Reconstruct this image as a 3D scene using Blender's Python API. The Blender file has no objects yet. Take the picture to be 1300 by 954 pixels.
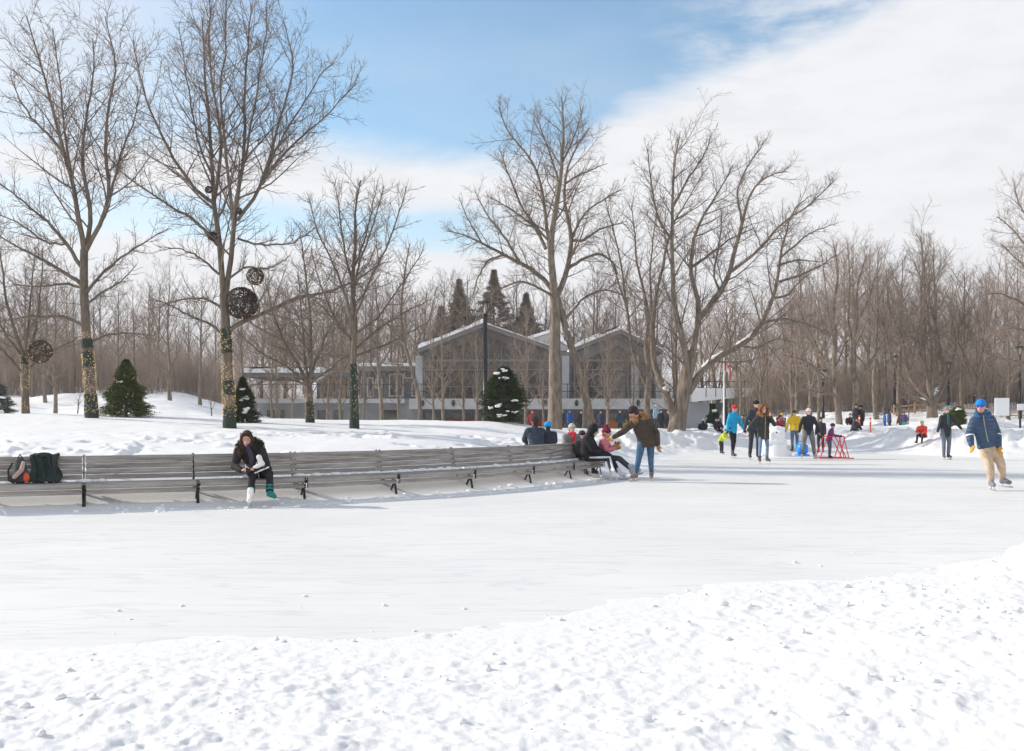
import bpy, math, random
import numpy as np
from mathutils import Vector, Matrix
R = math.radians
C = bpy.context.scene.collection
scene = bpy.context.scene

# ------------------------------------------------------------------ camera
F = 1264.0            # focal length in photo pixels (photo 1300 wide)
HZ = 530.0            # horizon row
CAMH = 1.35
cam = bpy.data.cameras.new('camera'); co = bpy.data.objects.new('camera', cam); C.objects.link(co)
cam.sensor_width = 36.0; cam.lens = 36.0 * F / 1300.0
cam.shift_y = (HZ - 477.0) / 1300.0
cam.clip_start = 0.1; cam.clip_end = 3000
co.location = (0, 0, CAMH); co.rotation_euler = (R(90), 0, 0)
scene.camera = co
scene.render.resolution_x = 1024; scene.render.resolution_y = 751

# ------------------------------------------------------------------ light
LD = Vector((1.0, -0.23, 0)).normalized()      # travel direction of light over the ground
ELEV = R(27)
sun = bpy.data.lights.new('sun', 'SUN'); so = bpy.data.objects.new('sun', sun); C.objects.link(so)
sun.energy = 3.75; sun.angle = R(0.55); sun.color = (1.0, 0.905, 0.79)
ldir = Vector((LD.x * math.cos(ELEV), LD.y * math.cos(ELEV), -math.sin(ELEV)))
so.rotation_euler = ldir.to_track_quat('-Z', 'Y').to_euler()

world = bpy.data.worlds.new('World'); scene.world = world; world.use_nodes = True
nt = world.node_tree; nt.nodes.clear()
def N(t, **k):
    n = nt.nodes.new(t)
    for a, b in k.items(): setattr(n, a, b)
    return n
sky = N('ShaderNodeTexSky', sky_type='NISHITA'); sky.sun_disc = False
sky.sun_elevation = ELEV
sky.sun_rotation = math.atan2(-LD.x, -LD.y)      # azimuth of the sun measured from +Y towards +X
sky.altitude = 100; sky.air_density = 1.0; sky.dust_density = 0.6; sky.ozone_density = 1.6
tc = N('ShaderNodeTexCoord'); sep = N('ShaderNodeSeparateXYZ'); nt.links.new(tc.outputs['Generated'], sep.inputs[0])
def M(op, a, b=None, c=None, clamp=False):
    n = N('ShaderNodeMath', operation=op); n.use_clamp = clamp
    for i, v in enumerate((a, b, c)):
        if v is None: continue
        if isinstance(v, (int, float)): n.inputs[i].default_value = v
        else: nt.links.new(v, n.inputs[i])
    return n.outputs[0]
def SM(v, a, b):                                 # smoothstep of v between a and b
    n = N('ShaderNodeMapRange', interpolation_type='SMOOTHSTEP')
    nt.links.new(v, n.inputs[0]); n.inputs[1].default_value = a; n.inputs[2].default_value = b
    return n.outputs[0]
hx = M('ARCTAN2', sep.outputs[0], sep.outputs[1])          # azimuth, 0 straight ahead
hr = M('SQRT', M('ADD', M('MULTIPLY', sep.outputs[0], sep.outputs[0]), M('MULTIPLY', sep.outputs[1], sep.outputs[1])))
el = M('ARCTAN2', sep.outputs[2], hr)                      # elevation
cmb = N('ShaderNodeCombineXYZ'); nt.links.new(hx, cmb.inputs[0]); nt.links.new(M('MULTIPLY', el, 3.2), cmb.inputs[1])
def noise(scale, detail, rough, off=0.0, dist=0.0):
    n = N('ShaderNodeTexNoise'); n.inputs['Scale'].default_value = scale; n.inputs['Detail'].default_value = detail
    n.inputs['Roughness'].default_value = rough; n.inputs['Distortion'].default_value = dist
    mp = N('ShaderNodeMapping'); mp.inputs['Location'].default_value = (off, off * .7, off * .3)
    nt.links.new(cmb.outputs[0], mp.inputs[0]); nt.links.new(mp.outputs[0], n.inputs['Vector'])
    return n.outputs['Fac']
n1 = noise(4.0, 8, .62, 3.1, .3); n2 = noise(13.0, 7, .6, 9.3, .2); n3 = noise(2.4, 4, .5, 5.0)
# upper edge of the cloud bank: low and level on the left, rising steeply on the right
edge = M('ADD', M('ADD', 0.262, M('MULTIPLY', SM(hx, 0.04, 0.12), 0.045)), M('MULTIPLY', M('MAXIMUM', M('SUBTRACT', hx, 0.107), 0.0), 0.29))
e2 = M('ADD', edge, M('MULTIPLY', M('SUBTRACT', n1, 0.5), 0.065))
e2 = M('ADD', e2, M('MULTIPLY', M('SUBTRACT', n2, 0.5), 0.02))
below = M('SUBTRACT', e2, el)
bank = SM(below, -0.018, 0.026)
# faint blue gap inside the bank low on the left
gap = M('MULTIPLY', SM(M('ABSOLUTE', M('SUBTRACT', M('ADD', el, M('MULTIPLY', M('SUBTRACT', n1, .5), .05)), 0.188)), 0.028, 0.006), SM(hx, 0.02, -0.06))
bank = M('MULTIPLY', bank, M('SUBTRACT', 1.0, M('MULTIPLY', gap, 0.75)))
# thin veil over everything, thicker top left and above the bank on the right
veil = M('MULTIPLY', SM(n3, 0.42, 0.70), 0.16)
vl = M('MULTIPLY', SM(hx, -0.16, -0.46), M('ADD', 0.45, M('MULTIPLY', n1, 0.45)))
vr = M('MULTIPLY', M('MULTIPLY', SM(hx, 0.06, 0.26), SM(below, -0.10, 0.0)), M('MULTIPLY', SM(n2, 0.3, 0.7), 0.75))
cov = M('MAXIMUM', M('MAXIMUM', bank, veil), M('MAXIMUM', vl, vr), clamp=True)
cloudv = N('ShaderNodeMixRGB'); cloudv.inputs[1].default_value = (6.3, 6.38, 6.65, 1); cloudv.inputs[2].default_value = (6.75, 6.8, 7.0, 1)
nt.links.new(SM(n2, 0.3, 0.62), cloudv.inputs[0])
tint = N('ShaderNodeMixRGB', blend_type='MULTIPLY'); tint.inputs[0].default_value = 1.0
tint.inputs[2].default_value = (1.42, 1.54, 1.46, 1); nt.links.new(sky.outputs[0], tint.inputs[1])
mix = N('ShaderNodeMixRGB'); nt.links.new(cov, mix.inputs[0]); nt.links.new(tint.outputs[0], mix.inputs[1]); nt.links.new(cloudv.outputs[0], mix.inputs[2])
bg = N('ShaderNodeBackground'); bg.inputs['Strength'].default_value = 0.105
out = N('ShaderNodeOutputWorld')
nt.links.new(mix.outputs[0], bg.inputs['Color']); nt.links.new(bg.outputs[0], out.inputs[0])
scene.view_settings.view_transform = 'Standard'; scene.view_settings.look = 'None'
scene.view_settings.gamma = 1.0; scene.view_settings.exposure = 0.38

# ------------------------------------------------------------------ materials
MATS = {}
def mat(name, col, rough=.8, var=.0, scale=6.0, bump=0.0, bscale=40.0, metal=0.0, emit=0.0, spec=.3, col2=None, stretch=None, coat=0.0):
    if name in MATS: return MATS[name]
    m = bpy.data.materials.new(name); m.use_nodes = True; t = m.node_tree
    b = t.nodes['Principled BSDF']; b.inputs['Roughness'].default_value = rough; b.inputs['Metallic'].default_value = metal
    b.inputs['Specular IOR Level'].default_value = spec; b.inputs['Coat Weight'].default_value = coat
    b.inputs['Base Color'].default_value = (*col, 1)
    c = t.nodes.new('ShaderNodeTexCoord'); mp = t.nodes.new('ShaderNodeMapping'); t.links.new(c.outputs['Object'], mp.inputs[0])
    if stretch: mp.inputs['Scale'].default_value = stretch
    if var > 0 or col2:
        n = t.nodes.new('ShaderNodeTexNoise'); n.inputs['Scale'].default_value = scale; n.inputs['Detail'].default_value = 6; n.inputs['Roughness'].default_value = .65
        t.links.new(mp.outputs[0], n.inputs['Vector'])
        x = t.nodes.new('ShaderNodeMixRGB'); r = t.nodes.new('ShaderNodeMapRange'); r.inputs[1].default_value = .33; r.inputs[2].default_value = .67
        t.links.new(n.outputs['Fac'], r.inputs[0]); t.links.new(r.outputs[0], x.inputs[0])
        a = tuple(v * (1 - var) for v in col); d = col2 or tuple(min(1, v * (1 + var)) for v in col)
        x.inputs[1].default_value = (*a, 1); x.inputs[2].default_value = (*d, 1)
        t.links.new(x.outputs[0], b.inputs['Base Color'])
    if bump > 0:
        n = t.nodes.new('ShaderNodeTexNoise'); n.inputs['Scale'].default_value = bscale; n.inputs['Detail'].default_value = 5
        t.links.new(mp.outputs[0], n.inputs['Vector'])
        u = t.nodes.new('ShaderNodeBump'); u.inputs['Strength'].default_value = bump; u.inputs['Distance'].default_value = .02
        t.links.new(n.outputs['Fac'], u.inputs['Height']); t.links.new(u.outputs[0], b.inputs['Normal'])
    if emit > 0:
        b.inputs['Emission Color'].default_value = (*col, 1); b.inputs['Emission Strength'].default_value = emit
    MATS[name] = m; return m

# ------------------------------------------------------------------ mesh helpers
def mk_mesh(name, V, Fq, smooth=False, m=None, mids=None):
    """V (n,3) array, Fq list of index arrays each (k, n_sides)"""
    me = bpy.data.meshes.new(name)
    V = np.asarray(V, dtype=np.float32)
    Fq = [np.asarray(f, dtype=np.int32) for f in Fq if len(f)]
    nl = sum(f.size for f in Fq); nf = sum(len(f) for f in Fq)
    me.vertices.add(len(V)); me.vertices.foreach_set('co', V.ravel())
    me.loops.add(nl); me.loops.foreach_set('vertex_index', np.concatenate([f.ravel() for f in Fq]))
    me.polygons.add(nf)
    tot = np.concatenate([np.full(len(f), f.shape[1], dtype=np.int32) for f in Fq])
    st = np.concatenate([[0], np.cumsum(tot)[:-1]]).astype(np.int32)
    me.polygons.foreach_set('loop_start', st); me.polygons.foreach_set('loop_total', tot)
    me.update(calc_edges=True)
    me.polygons.foreach_set('use_smooth', np.full(nf, smooth, dtype=bool))
    ms = m if isinstance(m, (list, tuple)) else [m]
    for q in ms:
        if q: me.materials.append(q)
    if mids is not None: me.polygons.foreach_set('material_index', np.asarray(mids, dtype=np.int32))
    return me
def link(name, me, parent=None, loc=None, rot=None):
    o = bpy.data.objects.new(name, me); C.objects.link(o)
    if parent: o.parent = parent
    if loc is not None: o.location = loc
    if rot is not None: o.rotation_euler = rot
    return o
def tag(o, label, cat, group=None, kind=None):
    if label: o['label'] = label
    if cat: o['category'] = cat
    if group: o['group'] = group
    if kind: o['kind'] = kind
    return o
def thing(name, label, cat, loc=(0, 0, 0), rz=0.0, group=None):
    o = bpy.data.objects.new(name, None); C.objects.link(o); o.empty_display_size = .2
    o.location = loc; o.rotation_euler = (0, 0, rz)
    return tag(o, label, cat, group)
def copy_thing(src, loc, rz=0.0, scale=1.0, label=None, group=None):
    c = src.copy(); C.objects.link(c); c.location = loc; c.rotation_euler = (0, 0, rz); c.scale = (scale,) * 3 if not isinstance(scale, tuple) else scale
    if label: c['label'] = label
    if group: c['group'] = group
    for ch in list(src.children):
        d = ch.copy(); C.objects.link(d); d.parent = c
        for g in list(ch.children):
            e = g.copy(); C.objects.link(e); e.parent = d
    return c

class MB:                                         # collects simple solids
    def __init__(s): s.V = []; s.F = {3: [], 4: [], 'n': []}; s.n = 0; s.M = {3: [], 4: []}; s.mi = 0
    def add(s, V, quads=(), tris=()):
        V = np.asarray(V, float)
        for q in quads: s.F[4].append([i + s.n for i in q]); s.M[4].append(s.mi)
        for q in tris: s.F[3].append([i + s.n for i in q]); s.M[3].append(s.mi)
        s.V.append(V); s.n += len(V)
    def box(s, c, size, rz=0.0, M3=None, bev=0.0):
        x, y, z = [v / 2 for v in size]
        if bev <= 0:
            P = np.array([[i * x, j * y, k * z] for k in (-1, 1) for j in (-1, 1) for i in (-1, 1)])
            Q = [(0, 2, 3, 1), (4, 5, 7, 6), (0, 1, 5, 4), (2, 6, 7, 3), (0, 4, 6, 2), (1, 3, 7, 5)]
        else:
            b = min(bev, x * .45, y * .45, z * .45)
            ring = lambda w, d, zz: [[-w + b, -d, zz], [w - b, -d, zz], [w, -d + b, zz], [w, d - b, zz], [w - b, d, zz], [-w + b, d, zz], [-w, d - b, zz], [-w, -d + b, zz]]
            P = np.array(ring(x - b, y - b, -z) + ring(x, y, -z + b) + ring(x, y, z - b) + ring(x - b, y - b, z))
            Q = [(r * 8 + i, r * 8 + (i + 1) % 8, r * 8 + 8 + (i + 1) % 8, r * 8 + 8 + i) for r in range(3) for i in range(8)]
            Q += [(0, 7, 6, 1), (1, 6, 5, 2), (2, 5, 4, 3), (24, 25, 30, 31), (25, 26, 29, 30), (26, 27, 28, 29)]
        if M3 is not None: P = P @ np.array(M3).T
        if rz: ca, sa = math.cos(rz), math.sin(rz); P = P @ np.array([[ca, sa, 0], [-sa, ca, 0], [0, 0, 1]])
        s.add(P + np.array(c), Q)
    def beam(s, a, b, w, h, up=(0, 0, 1)):       # rectangular bar from a to b
        a = Vector(a); b = Vector(b); d = b - a; L = d.length; d.normalize(); u = Vector(up)
        x = d.cross(u); 
        if x.length < 1e-4: x = d.cross(Vector((0, 1, 0)))
        x.normalize(); z = x.cross(d)
        s.box((a + b) / 2, (w, L, h), M3=[[x[i], d[i], z[i]] for i in range(3)])
    def tube(s, pts, r, k=8, cap=True):
        pts = np.asarray(pts, float); n = len(pts); r = np.broadcast_to(r, (n,))
        V, Q = tubes(pts[None], r[None], k)
        T = []
        if cap:
            V = np.vstack([V, pts[:1], pts[-1:]])
            T = [((i + 1) % k, i, n * k) for i in range(k)] + [((n - 1) * k + i, (n - 1) * k + (i + 1) % k, n * k + 1) for i in range(k)]
        s.add(V, [tuple(q) for q in Q], T)
    def ell(s, c, r, M3=None, nu=14, nv=9, jit=0.0, seed=0):
        if isinstance(r, (int, float)): r = (r, r, r)
        P = [[0, 0, -1]]
        for j in range(1, nv):
            a = -math.pi / 2 + math.pi * j / nv
            for i in range(nu): P.append([math.cos(a) * math.cos(2 * math.pi * i / nu), math.cos(a) * math.sin(2 * math.pi * i / nu), math.sin(a)])
        P.append([0, 0, 1]); P = np.array(P)
        if jit: rg = np.random.default_rng(seed); P = P * (1 + rg.uniform(-jit, jit, (len(P), 1)))
        P = P * np.array(r)
        if M3 is not None: P = P @ np.array(M3).T
        Q = [(1 + (j * nu) + i, 1 + j * nu + (i + 1) % nu, 1 + (j + 1) * nu + (i + 1) % nu, 1 + (j + 1) * nu + i) for j in range(nv - 2) for i in range(nu)]
        T = [(0, 1 + (i + 1) % nu, 1 + i) for i in range(nu)]; e = 1 + (nv - 1) * nu; b0 = 1 + (nv - 2) * nu
        T += [(e, b0 + i, b0 + (i + 1) % nu) for i in range(nu)]
        s.add(P + np.array(c), Q, T)
    def prism(s, poly, d0, d1, axis='y'):         # poly: list of (a,b) ; extruded along axis
        n = len(poly)
        def P(a, b, d): return {'y': (a, d, b), 'x': (d, a, b), 'z': (a, b, d)}[axis]
        V = [P(a, b, d0) for a, b in poly] + [P(a, b, d1) for a, b in poly]
        c0 = np.mean(V[:n], axis=0); c1 = np.mean(V[n:], axis=0); V = V + [c0, c1]
        s.add(V, [(i, (i + 1) % n, n + (i + 1) % n, n + i) for i in range(n)], [((i + 1) % n, i, 2 * n) for i in range(n)] + [(n + i, n + (i + 1) % n, 2 * n + 1) for i in range(n)])
    def mesh(s, name, m=None, smooth=False):
        return mk_mesh(name, np.vstack(s.V), [np.array(s.F[4]).reshape(-1, 4), np.array(s.F[3]).reshape(-1, 3)], smooth, m, s.M[4] + s.M[3])
    def obj(s, name, m=None, parent=None, smooth=False): return link(name, s.mesh(name, m, smooth), parent)

def tubes(P, Rr, K):
    """P (M,N,3) polylines, Rr (M,N) radii -> verts, quads"""
    Mn, Nn, _ = P.shape
    T = np.gradient(P, axis=1); T /= (np.linalg.norm(T, axis=2, keepdims=True) + 1e-9)
    avg = P[:, -1] - P[:, 0]; avg /= (np.linalg.norm(avg, axis=1, keepdims=True) + 1e-9)
    ref = np.tile(np.array([0., 1, 0]), (Mn, 1)); ref[np.abs(avg[:, 1]) > .75] = (1., 0, 0)
    e1 = np.cross(T, ref[:, None, :]); e1 /= (np.linalg.norm(e1, axis=2, keepdims=True) + 1e-9)
    e2 = np.cross(T, e1)
    a = np.arange(K) * 2 * np.pi / K
    V = P[:, :, None, :] + Rr[:, :, None, None] * (np.cos(a)[None, None, :, None] * e1[:, :, None, :] + np.sin(a)[None, None, :, None] * e2[:, :, None, :])
    V = V.reshape(-1, 3)
    m = np.arange(Mn)[:, None, None] * Nn * K; j = np.arange(Nn - 1)[None, :, None] * K; i = np.arange(K)[None, None, :]; i2 = (i + 1) % K
    Q = np.stack([m + j + i, m + j + K + i, m + j + K + i2, m + j + i2], axis=-1).reshape(-1, 4)
    return V, Q

# ------------------------------------------------------------------ numpy noise
_rg = np.random.default_rng(11); _tab = _rg.random((256, 256))
def vn(x, y, seed=0):
    x = np.asarray(x, float) + seed * 17.31; y = np.asarray(y, float) + seed * 31.7
    xi = np.floor(x).astype(np.int64); yi = np.floor(y).astype(np.int64); fx = x - xi; fy = y - yi
    fx = fx * fx * (3 - 2 * fx); fy = fy * fy * (3 - 2 * fy)
    a = _tab[xi & 255, yi & 255]; b = _tab[(xi + 1) & 255, yi & 255]; c = _tab[xi & 255, (yi + 1) & 255]; d = _tab[(xi + 1) & 255, (yi + 1) & 255]
    return (a * (1 - fx) + b * fx) * (1 - fy) + (c * (1 - fx) + d * fx) * fy - .5
def fbm(x, y, o=4, seed=0, g=.5):
    s = 0; a = 1.0
    for k in range(o): s = s + a * vn(x * 2 ** k, y * 2 ** k, seed + k); a *= g
    return s
def ss(a, b, x):
    t = np.clip((x - a) / (b - a), 0, 1); return t * t * (3 - 2 * t)
# ------------------------------------------------------------------ layout of the rink
def gpt(px, py): Y = F * CAMH / (py - HZ); return ((px - 650) / F * Y, Y)      # point on the ice seen at a photo pixel
def AT(px, py, Y): return Vector(((px - 650) / F * Y, Y, CAMH - (py - HZ) / F * Y))
# bench front line, bends away from the camera to the right
BF = np.array([(-9.1, 13.15), (-7.6, 13.7), (-6.15, 14.3), (-4.7, 14.92), (-3.25, 15.68), (-1.92, 16.72), (-.69, 18.05), (.40, 19.45), (1.27, 20.85), (2.05, 22.4)])
def unit(v): return v / np.linalg.norm(v)
BT = [unit(BF[min(i + 1, len(BF) - 1)] - BF[max(i - 1, 0)]) for i in range(len(BF))]
BNf = [np.array((t[1], -t[0])) for t in BT]                # towards the ice
iceedge = [tuple(BF[i] + BNf[i] * .42) for i in range(len(BF))]
FAR = [(2.9, 23.4), (3.3, 25), (3.9, 28), (5, 32), (6.6, 36.3), (9, 38.6), (13.0, 38.9), (14.6, 35.6), (16.5, 33.2), (22, 33), (34, 34), (60, 35)]
NEAR = [(80, 37), (80, 24), (30, 18), (15, 14.0), (9.5, 11.8), (7.0, 10.8), (5.4, 9.8), (4.4, 9.1), (3.4, 8.6), (2.3, 8.15), (1.4, 7.5), (.7, 6.95), (-.3, 6.45), (-1.3, 6.1), (-3, 5.7), (-6, 5.4), (-12, 5.1), (-40, 3.5), (-60, 0), (-60, -8)]
LEFT = [(-45, -6), (-30, 4.0), (-15, 10.6)]
ICE = np.array(LEFT + iceedge + FAR + NEAR)
def sd_ice(X, Y):
    """signed distance to the ice outline: positive outside"""
    d = np.full(X.shape, 1e9); ins = np.zeros(X.shape, bool)
    n = len(ICE)
    for i in range(n):
        a = ICE[i]; b = ICE[(i + 1) % n]; e = b - a
        wx = X - a[0]; wy = Y - a[1]; t = np.clip((wx * e[0] + wy * e[1]) / (e @ e), 0, 1)
        d = np.minimum(d, (wx - t * e[0]) ** 2 + (wy - t * e[1]) ** 2)
        c = (a[1] > Y) != (b[1] > Y)
        with np.errstate(divide='ignore', invalid='ignore'): xx = (b[0] - a[0]) * (Y - a[1]) / (b[1] - a[1] + 1e-12) + a[0]
        ins ^= c & (X < xx)
    return np.where(ins, -1, 1) * np.sqrt(d)
BLINE = np.vstack([[(-30, 5.0), (-15, 11.0)], BF])
def sd_bench(X, Y):
    """distance behind the front line of the bench (positive behind), and distance past its right end"""
    best = np.full(X.shape, 1e9); side = np.zeros(X.shape)
    for i in range(len(BLINE) - 1):
        a = BLINE[i]; b = BLINE[i + 1]; e = b - a; wx = X - a[0]; wy = Y - a[1]
        t = np.clip((wx * e[0] + wy * e[1]) / (e @ e), 0, 1)
        d = np.hypot(wx - t * e[0], wy - t * e[1]); cr = e[0] * wy - e[1] * wx
        m = d < best; best = np.where(m, d, best); side = np.where(m, np.sign(cr), side)
    end = (X - BF[-1][0]) * BT[-1][0] + (Y - BF[-1][1]) * BT[-1][1]
    return best * side, end
def H(X, Y):
    X = np.asarray(X, float); Y = np.asarray(Y, float); sh = X.shape; X = np.atleast_1d(X); Y = np.atleast_1d(Y)
    wob = fbm(X * 1.3, Y * 1.3, 3, 5) * .22 * ss(10, 14, Y) + (fbm(X * 3, Y * 3, 3, 6) * .30 + fbm(X * .8, Y * .8, 2, 8) * .45 + fbm(X * 14, Y * 14, 2, 9) * .10) * (1 - ss(10, 14, Y))
    d = sd_ice(X, Y) + wob
    sb, end = sd_bench(X, Y)
    near = np.where(Y < 21 + .1 * X, ss(.10, -.32, sb), 0.0)
    # --- near strip: trodden, chunky snow
    chA = np.maximum(.85 * ss(5.6, 4.6, Y), .9 * ss(.2, 1.6, X) * ss(-.1, .6, d))            # where the clods are
    sm = .014 * ss(0, 1.0, d) + .05 * ss(.6, 3, d)
    pt = .35 + .9 * ss(-.10, .22, fbm(X * 1.1, Y * 1.1, 2, 36)); cl = (np.maximum(fbm(X * 5.2 + .3 * vn(X * 9, Y * 9, 3), Y * 5.2, 4, 21, .55), -.02) * .062 + np.maximum(fbm(X * 8, Y * 8, 3, 31), 0) * .045) * pt + fbm(X * 1.4, Y * 1.4, 2, 38) * .06
    gr = fbm(X * 17, Y * 17, 3, 41) * .022
    hn = sm + ss(-.05, .35, d) * (cl * (.12 + .88 * chA) * .62 + gr * .6) + .10 * ss(.5, 3.2, d) * ss(.5, 3, X)
    hn = hn + .80 * np.exp(-(((X - 5.2) / .85) ** 2 + ((Y - 9.3) / .8) ** 2)) * (1 + fbm(X * 2.5, Y * 2.5, 3, 51) * .45)
    # --- mound behind the benches
    m0 = ss(-.25, .75, sb) * .27 + ss(.6, 1.3, sb) * .16
    hm = m0 + 1.04 * np.clip((sb - .9) / 19.1, 0, 1) ** .78 * ss(3.2, -2.5, X - .12 * (Y - 26))
    back = ss(35, 43, Y - .05 * X)
    hm = hm * (1 - back) + .8 * back
    hm = hm + ss(.7, 2.5, sb) * (fbm(X * .32, Y * .32, 2, 61) * .10 + fbm(X * 1.8, Y * 1.8, 3, 64) * .025) * (1 - .6 * back)
    tr = ss(-.05, .16, fbm(X * .8 + 3, Y * .8, 2, 67)) * ss(1.2, 2.2, sb) * ss(11, 6, sb)     # footprints and clods behind the back rest
    hm = hm - tr * np.maximum(-fbm(X * 2.6, Y * 2.6, 2, 71) - .03, 0) * .30 + tr * np.maximum(fbm(X * 3.2, Y * 3.2, 3, 74) - .05, 0) * .16
    # --- far banks
    hf = .66 * ss(0, 2.6, d) + ss(.2, 2.0, d) * (np.maximum(fbm(X * .7, Y * .7, 3, 81), -.18) * .38 + np.maximum(fbm(X * 1.9, Y * 1.9, 3, 85), -.05) * .42 + fbm(X * 5, Y * 5, 2, 88) * .12)
    u = X / np.maximum(Y, 1)
    rise = np.minimum(.052 * np.maximum(Y - 50, 0), 2.4) * ss(.19, .32, u)
    low = ss(46, 52, Y) * ss(-.24, -.18, u) * (1 - ss(.205, .25, u)) * (1 - ss(88, 100, Y))
    left = np.minimum(.085 * np.maximum(Y - 46, 0), 3.2) * ss(-.22, -.36, u)
    beh = ss(88, 140, Y) * 5.0
    hfar = .78 + rise + left + beh * (1 - ss(-.24, -.32, u)) + ss(44, 60, Y) * fbm(X * .12, Y * .12, 3, 91) * .8 * (1 - low)
    hfar = hfar + fbm(X * .6, Y * .6, 3, 95) * (.14 + .22 * ss(.16, .24, u)) + np.abs(fbm(X * 1.6, Y * 1.6, 2, 97)) * .12 * ss(-.05, .1, u) - low * .30
    rd = ss(43, 45, Y) * ss(49, 47, Y) * ss(-.2, -.3, u)                           # trodden path behind the mound
    hfar = hfar - rd * .35
    w = ss(39, 44, Y)
    hf = hf * (1 - w) + hfar * w
    wm = ss(3.0, .8, X - .10 * (Y - 24)) * (Y < 60) * ss(33, 30, X + 0 * Y)                                    # mound belongs to the bench side
    far = wm * hm + (1 - wm) * hf
    w2 = ss(38, 44, Y); far = far * (1 - w2) + hfar * w2
    z = near * hn + (1 - near) * far
    z = np.clip(d * .22, -.09, .012) + np.where(d < 0, 0, z * np.where(Y < 13, ss(0, .9, d) * .75 + .25 * ss(0, .2, d), ss(0, .28, d)))
    return z.reshape(sh)
def h1(x, y): return float(H(np.array([x]), np.array([y]))[0])

def snow_mat(name, base, bstr, scale, gl=.25, dist=.03):
    m = bpy.data.materials.new(name); m.use_nodes = True; t = m.node_tree; b = t.nodes['Principled BSDF']
    b.inputs['Base Color'].default_value = (*base, 1); b.inputs['Roughness'].default_value = .62; b.inputs['Specular IOR Level'].default_value = gl
    c = t.nodes.new('ShaderNodeTexCoord'); n = t.nodes.new('ShaderNodeTexNoise'); n.inputs['Scale'].default_value = scale; n.inputs['Detail'].default_value = 8; n.inputs['Roughness'].default_value = .7
    t.links.new(c.outputs['Object'], n.inputs['Vector'])
    u = t.nodes.new('ShaderNodeBump'); u.inputs['Strength'].default_value = bstr; u.inputs['Distance'].default_value = dist
    t.links.new(n.outputs['Fac'], u.inputs['Height']); t.links.new(u.outputs[0], b.inputs['Normal'])
    return m
SNOW = snow_mat('snow', (.81, .82, .83), .45, 26, dist=.018)
SNOWC = snow_mat('snow_cap', (.87, .88, .89), .4, 14)

def build_ground():
    Ys = np.concatenate([np.linspace(-60, 3.4, 26)[:-1], 3.4 * (260 / 3.4) ** np.linspace(0, 1, 1000)])
    a = np.linspace(-1, 1, 700); e = np.linspace(0, 1, 24)[1:]
    W = .56 * np.maximum(Ys, 3.0) + 1.0
    inner = W[:, None] * a[None, :]
    ext = W[:, None] * (1 + e[None, :] ** 1.6 * 3.0) + e[None, :] ** 2 * 30
    X = np.hstack([-ext[:, ::-1], inner, ext]); Yg = np.repeat(Ys[:, None], X.shape[1], 1)
    Z = np.concatenate([H(X[i:i + 100], Yg[i:i + 100]) for i in range(0, len(Ys), 100)])
    V = np.stack([X, Yg, Z], -1).reshape(-1, 3); nr, nc = X.shape
    i = np.arange(nr - 1)[:, None] * nc; j = np.arange(nc - 1)[None, :]
    Q = np.stack([i + j, i + j + 1, i + j + 1 + nc, i + j + nc], -1).reshape(-1, 4)
    return tag(link('snow_ground', mk_mesh('snow_ground', V, [Q], True, SNOW)), None, None, kind='structure')
build_ground()

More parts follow.
